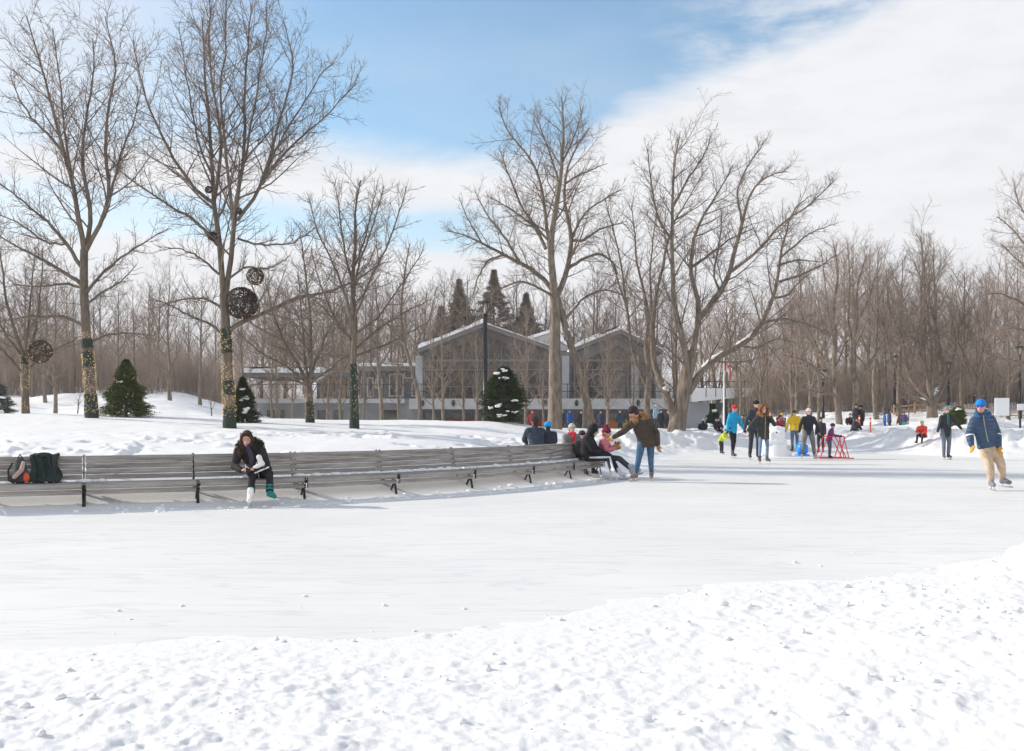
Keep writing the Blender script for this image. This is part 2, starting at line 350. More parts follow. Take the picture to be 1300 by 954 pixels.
def ice_mat():
    m = bpy.data.materials.new('rink_ice'); m.use_nodes = True; t = m.node_tree; b = t.nodes['Principled BSDF']
    b.inputs['Roughness'].default_value = .5; b.inputs['Specular IOR Level'].default_value = .22
    c = t.nodes.new('ShaderNodeTexCoord')
    def nz(sc, stretch, rot, det=6):
        mp = t.nodes.new('ShaderNodeMapping'); mp.inputs['Scale'].default_value = stretch; mp.inputs['Rotation'].default_value = (0, 0, rot)
        n = t.nodes.new('ShaderNodeTexNoise'); n.inputs['Scale'].default_value = sc; n.inputs['Detail'].default_value = det; n.inputs['Roughness'].default_value = .62
        t.links.new(c.outputs['Object'], mp.inputs[0]); t.links.new(mp.outputs[0], n.inputs['Vector']); return n.outputs['Fac']
    a = nz(.35, (1, 1, 1), 0); s1 = nz(9, (.06, 1, 1), R(18), 9); s2 = nz(11, (.05, 1, 1), R(-38), 9); s3 = nz(14, (.05, 1, 1), R(72), 9)
    def mth(op, x, y):
        n = t.nodes.new('ShaderNodeMath'); n.operation = op
        for i, v in enumerate((x, y)):
            if isinstance(v, (int, float)): n.inputs[i].default_value = v
            else: t.links.new(v, n.inputs[i])
        return n.outputs[0]
    s = mth('MAXIMUM', mth('MAXIMUM', s1, s2), s3)
    x = t.nodes.new('ShaderNodeMixRGB'); x.inputs[1].default_value = (.70, .705, .70, 1); x.inputs[2].default_value = (.82, .82, .81, 1)
    r = t.nodes.new('ShaderNodeMapRange'); r.inputs[1].default_value = .36; r.inputs[2].default_value = .68
    t.links.new(mth('ADD', mth('MULTIPLY', a, .62), mth('MULTIPLY', s, .38)), r.inputs[0]); t.links.new(r.outputs[0], x.inputs[0]); t.links.new(x.outputs[0], b.inputs['Base Color'])
    # long thin blade marks: narrow ridges of stretched noise in three directions
    marks = None
    for sc, st, rt_ in ((.9, (.16, 1, 1), R(12)), (.7, (.14, 1, 1), R(-33)), (.8, (.18, 1, 1), R(64)), (1.6, (.12, 1, 1), R(-8))):
        e = mth('ABSOLUTE', mth('SUBTRACT', nz(sc, st, rt_, 3), .5), 0.0); g_ = t.nodes.new('ShaderNodeMapRange'); g_.inputs[1].default_value = .0; g_.inputs[2].default_value = .008; g_.inputs[3].default_value = 1; g_.inputs[4].default_value = 0
        t.links.new(e, g_.inputs[0]); marks = g_.outputs[0] if marks is None else mth('MAXIMUM', marks, g_.outputs[0])
    y_ = t.nodes.new('ShaderNodeMixRGB'); y_.inputs[2].default_value = (.60, .64, .67, 1); t.links.new(mth('MULTIPLY', marks, .6), y_.inputs[0]); t.links.new(x.outputs[0], y_.inputs[1]); t.links.new(y_.outputs[0], b.inputs['Base Color'])
    u = t.nodes.new('ShaderNodeBump'); u.inputs['Strength'].default_value = .16; u.inputs['Distance'].default_value = .01
    t.links.new(s, u.inputs['Height']); t.links.new(u.outputs[0], b.inputs['Normal'])
    return m
V = [(-70, -30, 0), (90, -30, 0), (90, 60, 0), (-70, 60, 0)]
tag(link('rink_ice', mk_mesh('rink_ice', V, [[(0, 1, 2, 3)]], False, ice_mat())), None, None, kind='structure')

# loose snow clods along the ice edges and over the trodden foreground
def clods():
    rg = np.random.default_rng(5)
    base = MB(); base.ell((0, 0, 0), (1, 1, .8), nu=7, nv=5)
    bv = np.vstack(base.V); q = np.array(base.F[4]); tr = np.array(base.F[3])
    pts = []
    n = 60000
    Yc = rg.uniform(4.0, 27, n); Xc = rg.uniform(-1, 1, n) * (.55 * Yc + .5)
    d = sd_ice(Xc, Yc); sb, end = sd_bench(Xc, Yc)
    near = (sb < -2) & (Yc < 12)
    pr = np.where(near, np.where(d > -.02, np.where(Xc > .3, .07, .04), .02 * np.exp(d / .5)), 0)
    pr = np.where(~near & (sb < 0) & (Yc > 14) & (d > -.25), .22, pr)
    pr = np.where((sb > .9) & (sb < 2.2) & (end < 0), .13, pr)
    k = rg.random(n) < pr; Xc = Xc[k]; Yc = Yc[k]
    z = np.maximum(H(Xc, Yc), 0); m = len(Xc)
    s = (.006 + .028 * rg.random(m) ** 5) * np.clip(Yc / 8, .7, 1.8)
    jit = 1 + rg.uniform(-.35, .35, (m, len(bv), 1))
    Vv = bv[None] * jit * s[:, None, None] * np.stack([rg.uniform(.8, 1.5, m), rg.uniform(.8, 1.5, m), rg.uniform(.6, 1, m)], -1)[:, None, :]
    Vv = Vv + np.stack([Xc, Yc, z + s * .25], -1)[:, None, :]
    off = np.arange(m)[:, None, None] * len(bv)
    me = mk_mesh('snow_clods', Vv.reshape(-1, 3), [(q[None] + off).reshape(-1, 4), (tr[None] + off).reshape(-1, 3)], True, SNOWC)
    tag(link('snow_clods', me), 'loose white snow clods scattered over the trodden snow and ice edge', 'snow clods', kind='stuff')
clods()

def haze():
    m = bpy.data.materials.new('haze_air'); m.use_nodes = True; t = m.node_tree; t.nodes.clear()
    v = t.nodes.new('ShaderNodeVolumePrincipled'); v.inputs['Density'].default_value = .0006; v.inputs['Color'].default_value = (.93, .95, 1, 1); v.inputs['Anisotropy'].default_value = .2
    o = t.nodes.new('ShaderNodeOutputMaterial'); t.links.new(v.outputs[0], o.inputs['Volume'])
    b = MB(); b.box((0, 101, 14.5), (1300, 326, 32)); tag(b.obj('haze', m), 'thin pale winter haze filling the air over the rink and park', 'haze', kind='stuff')
haze()
# ------------------------------------------------------------------ bare trees
def bark(name, a, b, sc=9):
    return mat(name, a, .9, .0, sc, .7, 22, col2=b, stretch=(1, 1, .25), spec=.15)
BARK = bark('bark_grey_brown', (.105, .085, .068), (.285, .235, .185))
BARKD = bark('bark_dark', (.09, .072, .06), (.22, .18, .14))
TWIG = mat('twig_bark', (.19, .15, .125), .85, .25, 3, spec=.2)
TWIGR = mat('twig_bark_reddish', (.31, .245, .21), .85, .2, 3, spec=.2)

def resample(P, n):
    P = np.asarray(P, float); d = np.concatenate([[0], np.cumsum(np.linalg.norm(np.diff(P[:, :3], axis=0), axis=1))]); t = np.linspace(0, d[-1], n)
    # smooth (Catmull-Rom like) by interpolating twice
    Q = np.stack([np.interp(t, d, P[:, k]) for k in range(P.shape[1])], -1)
    S = Q.copy(); S[1:-1] = (Q[:-2] + 2 * Q[1:-1] + Q[2:]) / 4
    return S
def grow(P, Rr, n, t0, t1, lf, ang, up, npts, rf, rtip, rg, wob=.12, minlen=.12, taper=.55, lmax=9.):
    Mn, Nn, _ = P.shape
    seg = np.linalg.norm(np.diff(P, axis=1), axis=2).sum(1)
    k = np.arange(n)[None, :]; t = t0 + (t1 - t0) * ((k + rg.random((Mn, n))) / n)
    f = t * (Nn - 1); i = np.minimum(f.astype(int), Nn - 2); w = (f - i)[..., None]; mi = np.arange(Mn)[:, None]
    pos = P[mi, i] * (1 - w) + P[mi, i + 1] * w
    rad = Rr[mi, i] * (1 - w[..., 0]) + Rr[mi, i + 1] * w[..., 0]
    T = P[mi, i + 1] - P[mi, i]; T /= (np.linalg.norm(T, axis=2, keepdims=True) + 1e-9)
    az = k * 2.4 + rg.random((Mn, 1)) * 6.28 + rg.normal(0, .5, (Mn, n))
    ref = np.where(np.abs(T[..., 2:3]) > .9, np.array([1., 0, 0]), np.array([0, 0, 1.]))
    e1 = np.cross(T, ref); e1 /= (np.linalg.norm(e1, axis=2, keepdims=True) + 1e-9); e2 = np.cross(T, e1)
    Pp = np.cos(az)[..., None] * e1 + np.sin(az)[..., None] * e2
    a = np.radians(ang) * rg.uniform(.7, 1.25, (Mn, n))[..., None]
    D = np.cos(a) * T + np.sin(a) * Pp
    L = seg[:, None] * lf * (1 - taper * (t - t0) / max(t1 - t0, 1e-6)) * rg.uniform(.55, 1.25, (Mn, n))
    L = np.minimum(L, lmax)
    keep = (L > minlen).ravel()
    pos = pos.reshape(-1, 3)[keep]; D = D.reshape(-1, 3)[keep]; L = L.ravel()[keep]; rad = rad.ravel()[keep]
    q = [pos]; cur = pos
    for s in range(npts - 1):
        D = D + rg.normal(0, wob, D.shape); D[:, 2] += up; D /= np.linalg.norm(D, axis=1, keepdims=True)
        cur = cur + D * (L / (npts - 1))[:, None]; q.append(cur)
    CP = np.stack(q, 1)
    r0 = np.maximum(np.minimum(rad * rf, L * .0125 + .002), rtip)
    tt = np.linspace(0, 1, npts)[None]
    CR = r0[:, None] * (1 - tt) + rtip * .6 * tt
    return CP, CR
def tree_mesh(levels, ks):
    Vs, Qs, o = [], [], 0
    for (P, Rr), K in zip(levels, ks):
        V, Q = tubes(P, Rr, K); Vs.append(V); Qs.append(Q + o); o += len(V)
    return np.vstack(Vs), np.vstack(Qs)
def limb_arrays(limbs, n):
    P = np.stack([resample(l, n) for l in limbs]); return P[..., :3], P[..., 3]

def hero_tree(name, label, base, Y, limbs, seed, dens=(12, 8, 6), bk=None, tw=None, up=.05, depth=.45, lf1=.36, snowy=(), wobz=1.0, ang=(48, 45, 42), l3=True, group=None, rt=.0042, trunk_only=0):
    """limbs: (pixel polyline, r0, r1[, depth tendency]) measured on the photo, laid out at the tree's real distance and spread in depth"""
    rg = np.random.default_rng(seed); bx, by = base
    O = AT(bx, by, Y); O.z = h1(O.x, O.y) - .06
    root = thing(name, label, 'tree', O, 0, group)
    s = Y / F; arr = []
    zg = AT(bx, by, Y).z - O.z
    for li, l in enumerate(limbs):
        pts, r0, r1 = l[:3]; dz = l[3] if len(l) > 3 else None
        n = len(pts); tot = sum(math.hypot(pts[i + 1][0] - pts[i][0], pts[i + 1][1] - pts[i][1]) for i in range(n - 1)) * s
        slope = dz if dz is not None else rg.uniform(-depth, depth)
        if li < 1 + trunk_only: slope = 0
        # depth at the start: the depth of the nearest point of earlier limbs
        x0 = (pts[0][0] - bx) * s; z0 = (by - pts[0][1]) * s * .96 + zg; y0 = 0
        if arr:
            allp = np.vstack(arr); d2 = (allp[:, 0] - x0) ** 2 + (allp[:, 2] - z0) ** 2; y0 = allp[np.argmin(d2), 1]
        out = []; acc = 0
        for i, p in enumerate(pts):
            if i: acc += math.hypot(p[0] - pts[i - 1][0], p[1] - pts[i - 1][1]) * s
            yy = y0 + slope * acc * (1 - .35 * acc / max(tot, .01)) + (rg.normal(0, .03) * tot if 0 < i else 0) * (0 if li < 1 else 1)
            t = acc / max(tot, .01)
            zc = (by - p[1]) * s * .96 + zg; xc = (p[0] - bx) * s
            rr = (.86 if li < 1 + trunk_only else .76) * (r0 * (1 - t) + r1 * t) * s
            if li == 0 and i == 0: zc = -.1; rr *= 1.12
            out.append((xc, yy, zc, rr))
        q = resample(out, 16); arr.append(q)
    A = np.stack(arr); P0 = A[..., :3]; R0 = A[..., 3]
    j = rg.normal(0, .012, P0.shape) * 1; j[:, 0] = 0; j[:1 + trunk_only] *= .3
    P0 = P0 + j
    start = 1 + trunk_only
    LP, LR = P0[start:], R0[start:]
    for i in range(start):                          # a trunk that runs to the top of the tree bears branches itself
        if limbs[i][2] < 1.5:
            q = resample(np.concatenate([P0[i, 6:], R0[i, 6:, None]], 1), 16); LP = np.concatenate([LP, q[None, :, :3]]); LR = np.concatenate([LR, q[None, :, 3]])
    l1 = grow(LP, LR, dens[0], .10, .98, lf1, ang[0], up, 7, .5, .007, rg, .10, .3, lmax=3.2, taper=.4)
    l1t = grow(LP, LR, 5, .78, 1., .12, 24, up, 7, .6, .006, rg, .10, .3, lmax=2.0, taper=.1)
    l1 = (np.concatenate([l1[0], l1t[0]]), np.concatenate([l1[1], l1t[1]]))
    l1b = grow(LP, LR, dens[0] * 2, .15, 1., .14, 50, up, 5, .3, rt, rg, .12, .2)
    tb = grow(P0[:start], R0[:start], 6, .55, 1., .16, 60, .04, 6, .35, .006, rg, .12, .3)
    l2 = grow(l1[0], l1[1], dens[1], .12, 1., .5, ang[1], up * .8, 5, .62, rt * 1.35, rg, .13, .2)
    l2b = grow(tb[0], tb[1], 5, .2, 1., .5, 45, .03, 5, .6, rt, rg, .13, .15)
    lev = [l1, l1b, tb, l2, l2b]; ks = [4, 3, 4, 3, 3]
    if l3:
        l3_ = grow(l2[0], l2[1], dens[2], .15, 1., .55, ang[2], up * .6, 4, .7, rt, rg, .15, .12)
        l3b = grow(l1b[0], l1b[1], 4, .2, 1., .5, 42, .02, 4, .7, rt, rg, .15, .12)
        lev += [l3_, l3b]; ks += [3, 3]
    V, Q = tubes(P0, R0, 10)
    link('trunk', mk_mesh(name + '_trunk', V, [Q], True, bk or BARK), root)
    V, Q = tree_mesh(lev, ks)
    link('crown', mk_mesh(name + '_crown', V, [Q], True, tw or TWIG), root)
    # snow lying on the upper side of chosen limbs
    if snowy:
        for li, ta, tb_ in snowy:
            p = P0[li]; r = R0[li]; f0, f1 = ta * 15, tb_ * 15; tt = np.linspace(f0, f1, 14)
            pp = np.stack([np.interp(tt, range(16), p[:, k]) for k in range(3)], -1); rr = np.interp(tt, range(16), r)
            pp[:, 2] += rr * .62; env = np.sin(np.linspace(0, math.pi, 14)) ** .35; V2, Q2 = tubes(pp[None], (rr * .85 * env * rg.uniform(.6, 1.2, 14) + .002)[None], 6)
            link('snow', mk_mesh(name + '_snow', V2, [Q2], True, SNOWC), root)
    root['_P'] = [float(v) for v in P0[0].ravel()]; root['_R'] = [float(v) for v in R0[0]]
    return root

BULB = mat('warm_bulb', (.85, .55, .24), .4, emit=.45)
NET = mat('green_netting', (.036, .052, .042), .9, .45, 30, .8, 60)
def wrap_lights(root, z0, z1, green, seed, n=260, nlim=True):
    """green netting and warm lights wound round a trunk"""
    rg = np.random.default_rng(seed); P = np.array(root['_P']).reshape(-1, 3); Rr = np.array(root['_R'])
    def at(z):
        return np.array([np.interp(z, P[:, 2], P[:, k]) for k in range(3)]), float(np.interp(z, P[:, 2], Rr))
    for (a, b) in green:
        q = []
        for z in np.linspace(a, b, 7):
            p, r = at(z); q.append((*p, r * rg.uniform(1.06, 1.16) + .008))
        q = np.array(q); m = MB(); m.tube(q[:, :3], q[:, 3], 12); m.obj('netting', NET, root, True)
    w = MB(); rr = []
    for i in range(n):
        z = z0 + (z1 - z0) * (i + rg.random()) / n
        if nlim and vn(z * 2.3, 0, seed) < -.18: continue
        p, r = at(z); a = rg.random() * 6.28; r = r * 1.12 + .018
        w.ell((p[0] + r * math.cos(a), p[1] + r * math.sin(a), z), .0088, nu=5, nv=4)
    w.obj('string_lights', BULB, root, True)['kind'] = 'stuff'
# ------------------------------------------------------------------ the large trees of the photograph
TA = hero_tree('bare_tree', 'tall bare tree wound with golden lights, just left of the small green fir', (117, 540), 29, [
    [[(117, 542), (114, 480), (110, 430), (106, 350), (107, 308)], 8.2, 5.6],
    [[(107, 312), (101, 256), (94, 221), (83, 180), (74, 140), (64, 90), (48, 40), (43, 8)], 4.6, .8],
    [[(83, 180), (57, 153), (36, 132), (18, 107), (4, 71)], 2.6, .6],
    [[(92, 215), (90, 150), (88, 90), (84, 30)], 2.4, .6],
    [[(107, 310), (115, 265), (113, 200), (118, 130), (122, 70), (120, 30)], 4.2, .7],
    [[(108, 312), (130, 278), (143, 240), (150, 190), (158, 130), (163, 80), (155, 22)], 4.0, .7],
    [[(143, 242), (165, 190), (190, 150), (196, 110)], 2.4, .6],
    [[(103, 330), (85, 300), (58, 270), (28, 245), (-8, 216)], 3.6, .8],
    [[(104, 355), (79, 336), (55, 322), (25, 306), (-10, 285)], 3.4, .8],
    [[(105, 358), (79, 351), (41, 357), (10, 352)], 2.6, .7],
    [[(108, 410), (84, 397), (45, 398), (5, 405)], 3.0, .7],
    [[(110, 432), (135, 420), (160, 417), (190, 420)], 2.4, .6],
    [[(108, 368), (125, 345), (152, 318), (200, 282)], 3.0, .7],
    [[(86, 300), (60, 300), (30, 275), (0, 262)], 2.0, .6],
    [[(110, 380), (132, 365), (160, 352), (182, 330)], 2.4, .6],
    ], 1, bk=BARKD, dens=(18, 8, 6), up=.06)
wrap_lights(TA, .2, 2.55, [(0.02, .75), (1.55, 2.0), (2.1, 2.35)], 3, 560)
TB = hero_tree('bare_tree', 'tallest bare tree, twin-stemmed, holding the big twig sphere, behind the seated woman', (291, 537), 27, [
    [[(292, 540), (290, 490), (288, 440), (286, 400), (284, 366)], 8.0, 6.4],
    [[(284, 372), (280, 330), (273, 300), (268, 265), (264, 238), (258, 200), (256, 150), (252, 100), (247, 50), (238, -25)], 5.4, .9],
    [[(286, 372), (291, 330), (293, 290), (296, 262), (300, 230), (302, 190), (302, 130), (304, 60), (310, -30)], 5.0, .9],
    [[(265, 240), (272, 200), (275, 150), (272, 100), (270, 40), (272, -30)], 3.2, .8],
    [[(265, 242), (246, 230), (228, 205), (214, 178), (200, 145), (190, 120), (180, 70), (174, 35)], 3.2, .7],
    [[(270, 298), (254, 280), (232, 258), (200, 240), (165, 216), (130, 190), (112, 168)], 3.0, .7],
    [[(293, 262), (290, 210), (283, 160), (286, 100), (288, 50), (290, -25)], 3.0, .8],
    [[(299, 268), (318, 242), (330, 215), (348, 160), (360, 105), (370, 60), (362, 12)], 3.4, .7],
    [[(330, 217), (352, 188), (375, 160), (402, 140), (430, 112), (452, 88)], 2.4, .6],
    [[(333, 210), (350, 160), (378, 108), (400, 66), (415, 40)], 2.2, .6],
    [[(288, 418), (300, 404), (318, 398), (345, 388), (380, 373), (420, 366), (455, 350), (492, 328)], 4.2, .9, -.1],
    [[(284, 420), (265, 405), (240, 395), (215, 380), (200, 375)], 2.6, .7],
    [[(283, 388), (262, 372), (232, 370), (205, 376), (180, 384)], 2.4, .6],
    [[(300, 292), (330, 300), (365, 296), (398, 272)], 2.0, .6],
    [[(277, 340), (255, 318), (228, 306), (205, 310)], 2.2, .6],
    [[(258, 200), (240, 160), (232, 110), (222, 50), (216, 0)], 2.0, .6],
    [[(302, 190), (318, 140), (328, 80), (336, 20), (338, -25)], 2.2, .6],
    [[(290, 345), (310, 330), (345, 335), (372, 320)], 2.0, .6],
    ], 2, bk=BARKD, dens=(18, 8, 6), up=.07)
wrap_lights(TB, .2, 2.75, [(0.0, .62), (.95, 1.35), (2.1, 2.75)], 4, 560)
TL = hero_tree('bare_tree', 'slim lit tree nearest the left edge, carrying a glowing twig sphere', (33, 536), 33, [
    [[(33, 540), (32, 500), (32, 468), (31, 450)], 5.6, 4.6],
    [[(31, 455), (27, 420), (24, 380), (20, 330), (16, 290)], 3.2, .7],
    [[(32, 458), (48, 425), (60, 390), (68, 350), (72, 310)], 2.8, .6],
    [[(29, 475), (14, 455), (-4, 438), (-30, 420)], 2.8, .7],
    [[(33, 470), (52, 448), (80, 432), (104, 418)], 2.2, .6],
    [[(30, 452), (10, 420), (-5, 380), (-15, 330)], 2.4, .6],
    [[(32, 450), (38, 400), (42, 350), (44, 300)], 2.4, .6]], 3, bk=BARKD, dens=(17, 8, 6), group=None)
wrap_lights(TL, .2, 2.0, [(1.7, 2.0)], 5, 240)
TC = hero_tree('bare_tree', 'straight mid-sized bare tree with its whole lower trunk wrapped in green netting', (450, 537), 29, [
    [[(450, 540), (449, 500), (448, 455), (452, 405), (446, 350), (453, 300), (449, 255), (458, 216)], 6.0, .9],
    [[(449, 452), (430, 446), (405, 447), (380, 440)], 2.0, .5],
    [[(449, 450), (475, 440), (505, 428), (545, 402)], 2.6, .6],
    [[(449, 440), (468, 420), (500, 395), (545, 370)], 2.6, .6],
    [[(449, 435), (432, 410), (410, 385), (380, 360)], 2.4, .6],
    [[(450, 410), (440, 370), (425, 330), (405, 290), (392, 240)], 2.4, .6],
    [[(450, 400), (465, 365), (485, 325), (508, 280), (520, 230)], 2.6, .6],
    [[(450, 370), (455, 330), (475, 280), (490, 230)], 2.2, .6],
    [[(450, 360), (440, 320), (432, 270), (425, 215)], 2.2, .6],
    [[(450, 420), (480, 400), (515, 350), (540, 310)], 2.2, .6],
    [[(449, 430), (425, 405), (398, 345), (388, 300)], 2.2, .6],
    [[(450, 330), (462, 290), (470, 250), (474, 215)], 1.8, .5]], 4, bk=BARKD, dens=(17, 8, 6), up=.06, lf1=.34)
wrap_lights(TC, .2, 1.9, [(0.0, 1.92)], 6, 110)
TD = hero_tree('bare_tree', 'low forked tree, its short trunk half netted, just left of the fully wrapped tree', (394, 532), 33, [
    [[(394, 535), (393, 505), (392, 482)], 5.4, 4.8],
    [[(391, 486), (378, 458), (362, 430), (350, 395), (342, 350)], 3.0, .7],
    [[(393, 484), (396, 445), (400, 400), (398, 350), (394, 300)], 3.0, .7],
    [[(394, 486), (412, 470), (432, 452), (460, 430)], 2.4, .6],
    [[(392, 484), (405, 445), (420, 410), (440, 370)], 2.4, .6],
    [[(391, 488), (370, 480), (340, 482), (312, 492)], 2.0, .6],
    [[(391, 484), (385, 440), (378, 390), (372, 330)], 2.4, .6],
    [[(391, 486), (366, 462), (335, 445), (310, 420)], 2.0, .6]], 5, bk=BARKD, dens=(17, 8, 6), up=.05, lf1=.42)
wrap_lights(TD, .15, 1.5, [(0.0, .75)], 7, 180)
TE = hero_tree('bare_tree', 'large spreading tree with thick upright trunk and leaning second stem, before the pavilion', (704, 547), 41, [
    [[(704, 549), (705, 500), (704, 440), (705, 395), (704, 362)], 10.5, 7.0],
    [[(752, 549), (744, 500), (731, 455), (719, 412), (712, 385), (706, 364)], 6.6, 4.2, 0],
    [[(704, 372), (700, 338), (697, 300), (702, 272), (709, 233), (712, 200), (713, 158), (710, 125)], 6.6, .9],
    [[(698, 322), (695, 290), (690, 248), (680, 202), (661, 175), (641, 149), (633, 126)], 3.6, .7],
    [[(692, 310), (684, 290), (670, 266), (660, 245), (644, 201), (634, 170)], 3.0, .7],
    [[(702, 362), (692, 346), (670, 328), (637, 308), (612, 294), (589, 282), (566, 276)], 4.4, .8],
    [[(640, 310), (618, 318), (604, 345), (598, 372)], 2.2, .6],
    [[(705, 374), (717, 346), (725, 318), (728, 285), (724, 262), (716, 232), (722, 185), (741, 149), (753, 130)], 5.0, .8],
    [[(728, 290), (741, 290), (767, 270), (802, 260)], 2.6, .6],
    [[(722, 330), (741, 318), (762, 311), (780, 326), (784, 344), (776, 358)], 3.0, .8],
    [[(716, 402), (726, 388), (741, 370), (764, 359), (782, 361), (800, 372)], 3.0, .8],
    [[(716, 232), (737, 217), (767, 204)], 2.0, .5],
    [[(727, 286), (745, 250), (768, 232), (796, 214)], 2.4, .6],
    [[(703, 370), (682, 358), (662, 350), (634, 362), (610, 380)], 2.4, .6],
    [[(660, 322), (640, 285), (615, 250), (600, 215)], 2.4, .6],
    [[(612, 296), (590, 255), (580, 228)], 1.6, .5],
    [[(697, 300), (676, 280), (650, 262), (620, 245)], 2.0, .6],
    [[(709, 235), (700, 200), (684, 150), (676, 130)], 2.0, .5],
    [[(712, 205), (728, 165), (738, 130)], 1.8, .5],
    ], 6, dens=(18, 9, 6), up=.045, lf1=.34, trunk_only=1, snowy=((10, .1, .5), (1, .6, .8)))
TF = hero_tree('bare_tree', 'broad old tree with massive trunk and a snow-laden limb reaching right', (859, 555), 41, [
    [[(858, 557), (862, 525), (868, 494), (872, 470), (880, 442)], 13.0, 8.5],
    [[(857, 545), (853, 515), (841, 486), (833, 461), (829, 430), (830, 400), (837, 354), (843, 330)], 7.0, 2.2, .1],
    [[(868, 500), (870, 470), (868, 440), (861, 411), (848, 383), (849, 339), (844, 304), (846, 260), (844, 213), (855, 172)], 6.0, .9],
    [[(879, 446), (887, 402), (890, 366), (877, 350), (876, 326), (881, 298), (890, 266), (912, 235), (932, 194)], 5.4, .8],
    [[(887, 400), (897, 387), (912, 366), (925, 339), (931, 307), (937, 276), (945, 238), (969, 213), (990, 212)], 5.4, .8],
    [[(926, 338), (956, 314), (984, 279), (1016, 257), (1048, 224)], 2.8, .6],
    [[(879, 330), (906, 310), (928, 292), (960, 276)], 2.4, .6],
    [[(874, 496), (886, 478), (898, 458), (920, 446), (944, 431), (960, 420), (976, 398), (985, 370), (997, 345), (994, 322), (1001, 298), (1014, 258)], 6.6, 1.2, .15],
    [[(994, 324), (1018, 316), (1052, 318)], 2.2, .6],
    [[(996, 346), (1019, 339), (1041, 329), (1066, 312)], 2.4, .6],
    [[(999, 312), (1013, 300), (1032, 282), (1066, 271)], 2.0, .5],
    [[(988, 368), (1003, 367), (1020, 347), (1035, 335)], 2.2, .6],
    [[(974, 402), (1000, 395), (1031, 401), (1074, 418)], 2.2, .7],
    [[(944, 433), (962, 438), (985, 425), (1010, 430)], 2.0, .6],
    [[(845, 304), (828, 280), (818, 240), (812, 195)], 2.2, .6],
    [[(846, 262), (862, 230), (885, 195), (892, 170)], 2.2, .6],
    [[(843, 332), (850, 300), (862, 262), (880, 232), (905, 190)], 2.4, .6],
    [[(937, 278), (925, 240), (940, 205), (958, 178)], 2.2, .6],
    [[(912, 366), (905, 340), (915, 300), (922, 250)], 2.2, .6],
    [[(1014, 260), (1024, 240), (1046, 222)], 1.6, .5],
    ], 7, dens=(18, 9, 6), up=.045, lf1=.32, snowy=((7, .12, .30), (7, .33, .45), (1, .2, .3)))
TG = hero_tree('bare_tree', 'slender forked tree standing between the two large trees in front of the pavilion', (822, 548), 44, [
    [[(822, 550), (821, 512), (823, 486), (824, 462), (820, 437)], 5.0, 4.0],
    [[(820, 440), (822, 400), (820, 370), (808, 330), (806, 290), (800, 250)], 3.4, .7],
    [[(821, 490), (813, 470), (803, 446), (796, 408), (793, 380), (786, 330), (776, 288), (764, 250)], 3.0, .7],
    [[(822, 440), (830, 400), (826, 340), (830, 290), (838, 240)], 2.6, .6],
    [[(793, 384), (780, 350), (768, 320), (762, 295)], 1.8, .5]], 8, dens=(15, 8, 5), up=.06)
TH = hero_tree('bare_tree', 'slim curved tree before the left end of the pavilion window wall', (535, 536), 46, [
    [[(535, 538), (533, 505), (527, 480), (520, 455), (512, 430), (508, 395), (512, 350), (520, 300)], 3.4, .7],
    [[(520, 455), (532, 430), (548, 400), (556, 360)], 2.0, .5],
    [[(512, 430), (495, 410), (478, 395)], 1.6, .5],
    [[(524, 470), (508, 460), (485, 458)], 1.4, .5]], 9, dens=(15, 8, 5), up=.06)
TI = hero_tree('bare_tree', 'young straight tree before the low left wing of the pavilion', (486, 535), 44, [
    [[(486, 538), (484, 505), (481, 480), (478, 440), (480, 400), (476, 350)], 3.2, .7],
    [[(481, 480), (468, 455), (455, 430)], 1.6, .5], [[(480, 465), (495, 440), (504, 410)], 1.6, .5], [[(479, 440), (466, 410), (460, 380)], 1.4, .5]], 10, dens=(15, 8, 5), up=.06)
# right hand group
TJ = hero_tree('bare_tree', 'twin-trunked tree behind the skater in the yellow jacket', (1068, 543), 52, [
    [[(1066, 545), (1064, 515), (1061, 490), (1057, 465), (1062, 430), (1056, 385), (1066, 340), (1058, 300)], 5.0, .9],
    [[(1086, 545), (1087, 515), (1086, 490), (1081, 455), (1089, 410), (1088, 360), (1100, 315)], 5.0, .9, 0],
    [[(1061, 492), (1040, 470), (1018, 455), (990, 448)], 2.4, .7],
    [[(1060, 470), (1042, 440), (1025, 400), (1012, 365)], 2.6, .6],
    [[(1085, 485), (1100, 460), (1118, 430), (1130, 390)], 2.6, .6],
    [[(1061, 440), (1048, 400), (1040, 350), (1036, 310)], 2.2, .6],
    [[(1086, 440), (1078, 400), (1080, 350), (1078, 300)], 2.4, .6],
    [[(1062, 500), (1044, 498), (1022, 492), (1004, 496)], 1.8, .6],
    [[(1090, 400), (1108, 370), (1120, 330)], 2.0, .6]], 11, dens=(18, 9, 6), up=.05, lf1=.42, tw=TWIGR, trunk_only=1, snowy=((2, .1, .5),))
TK = hero_tree('bare_tree', 'wide low-forking tree with snowy crotches, behind the man in the grey cap', (1184, 534), 58, [
    [[(1184, 537), (1183, 520), (1182, 506)], 8.0, 7.0],
    [[(1180, 512), (1160, 505), (1146, 490), (1130, 468), (1118, 440), (1110, 400)], 4.0, .8],
    [[(1181, 508), (1168, 494), (1158, 470), (1152, 430), (1140, 380), (1138, 330)], 4.0, .8],
    [[(1182, 508), (1178, 470), (1172, 430), (1166, 380), (1172, 330), (1168, 290)], 4.0, .8],
    [[(1184, 508), (1194, 490), (1204, 465), (1202, 420), (1196, 370), (1200, 320)], 4.2, .8],
    [[(1186, 510), (1200, 495), (1212, 465), (1226, 430), (1236, 390)], 3.4, .7],
    [[(1183, 506), (1186, 460), (1188, 400), (1184, 350), (1190, 300)], 3.4, .7]], 12, dens=(18, 9, 6), up=.06, lf1=.4, snowy=((1, .02, .15), (4, .0, .12)))
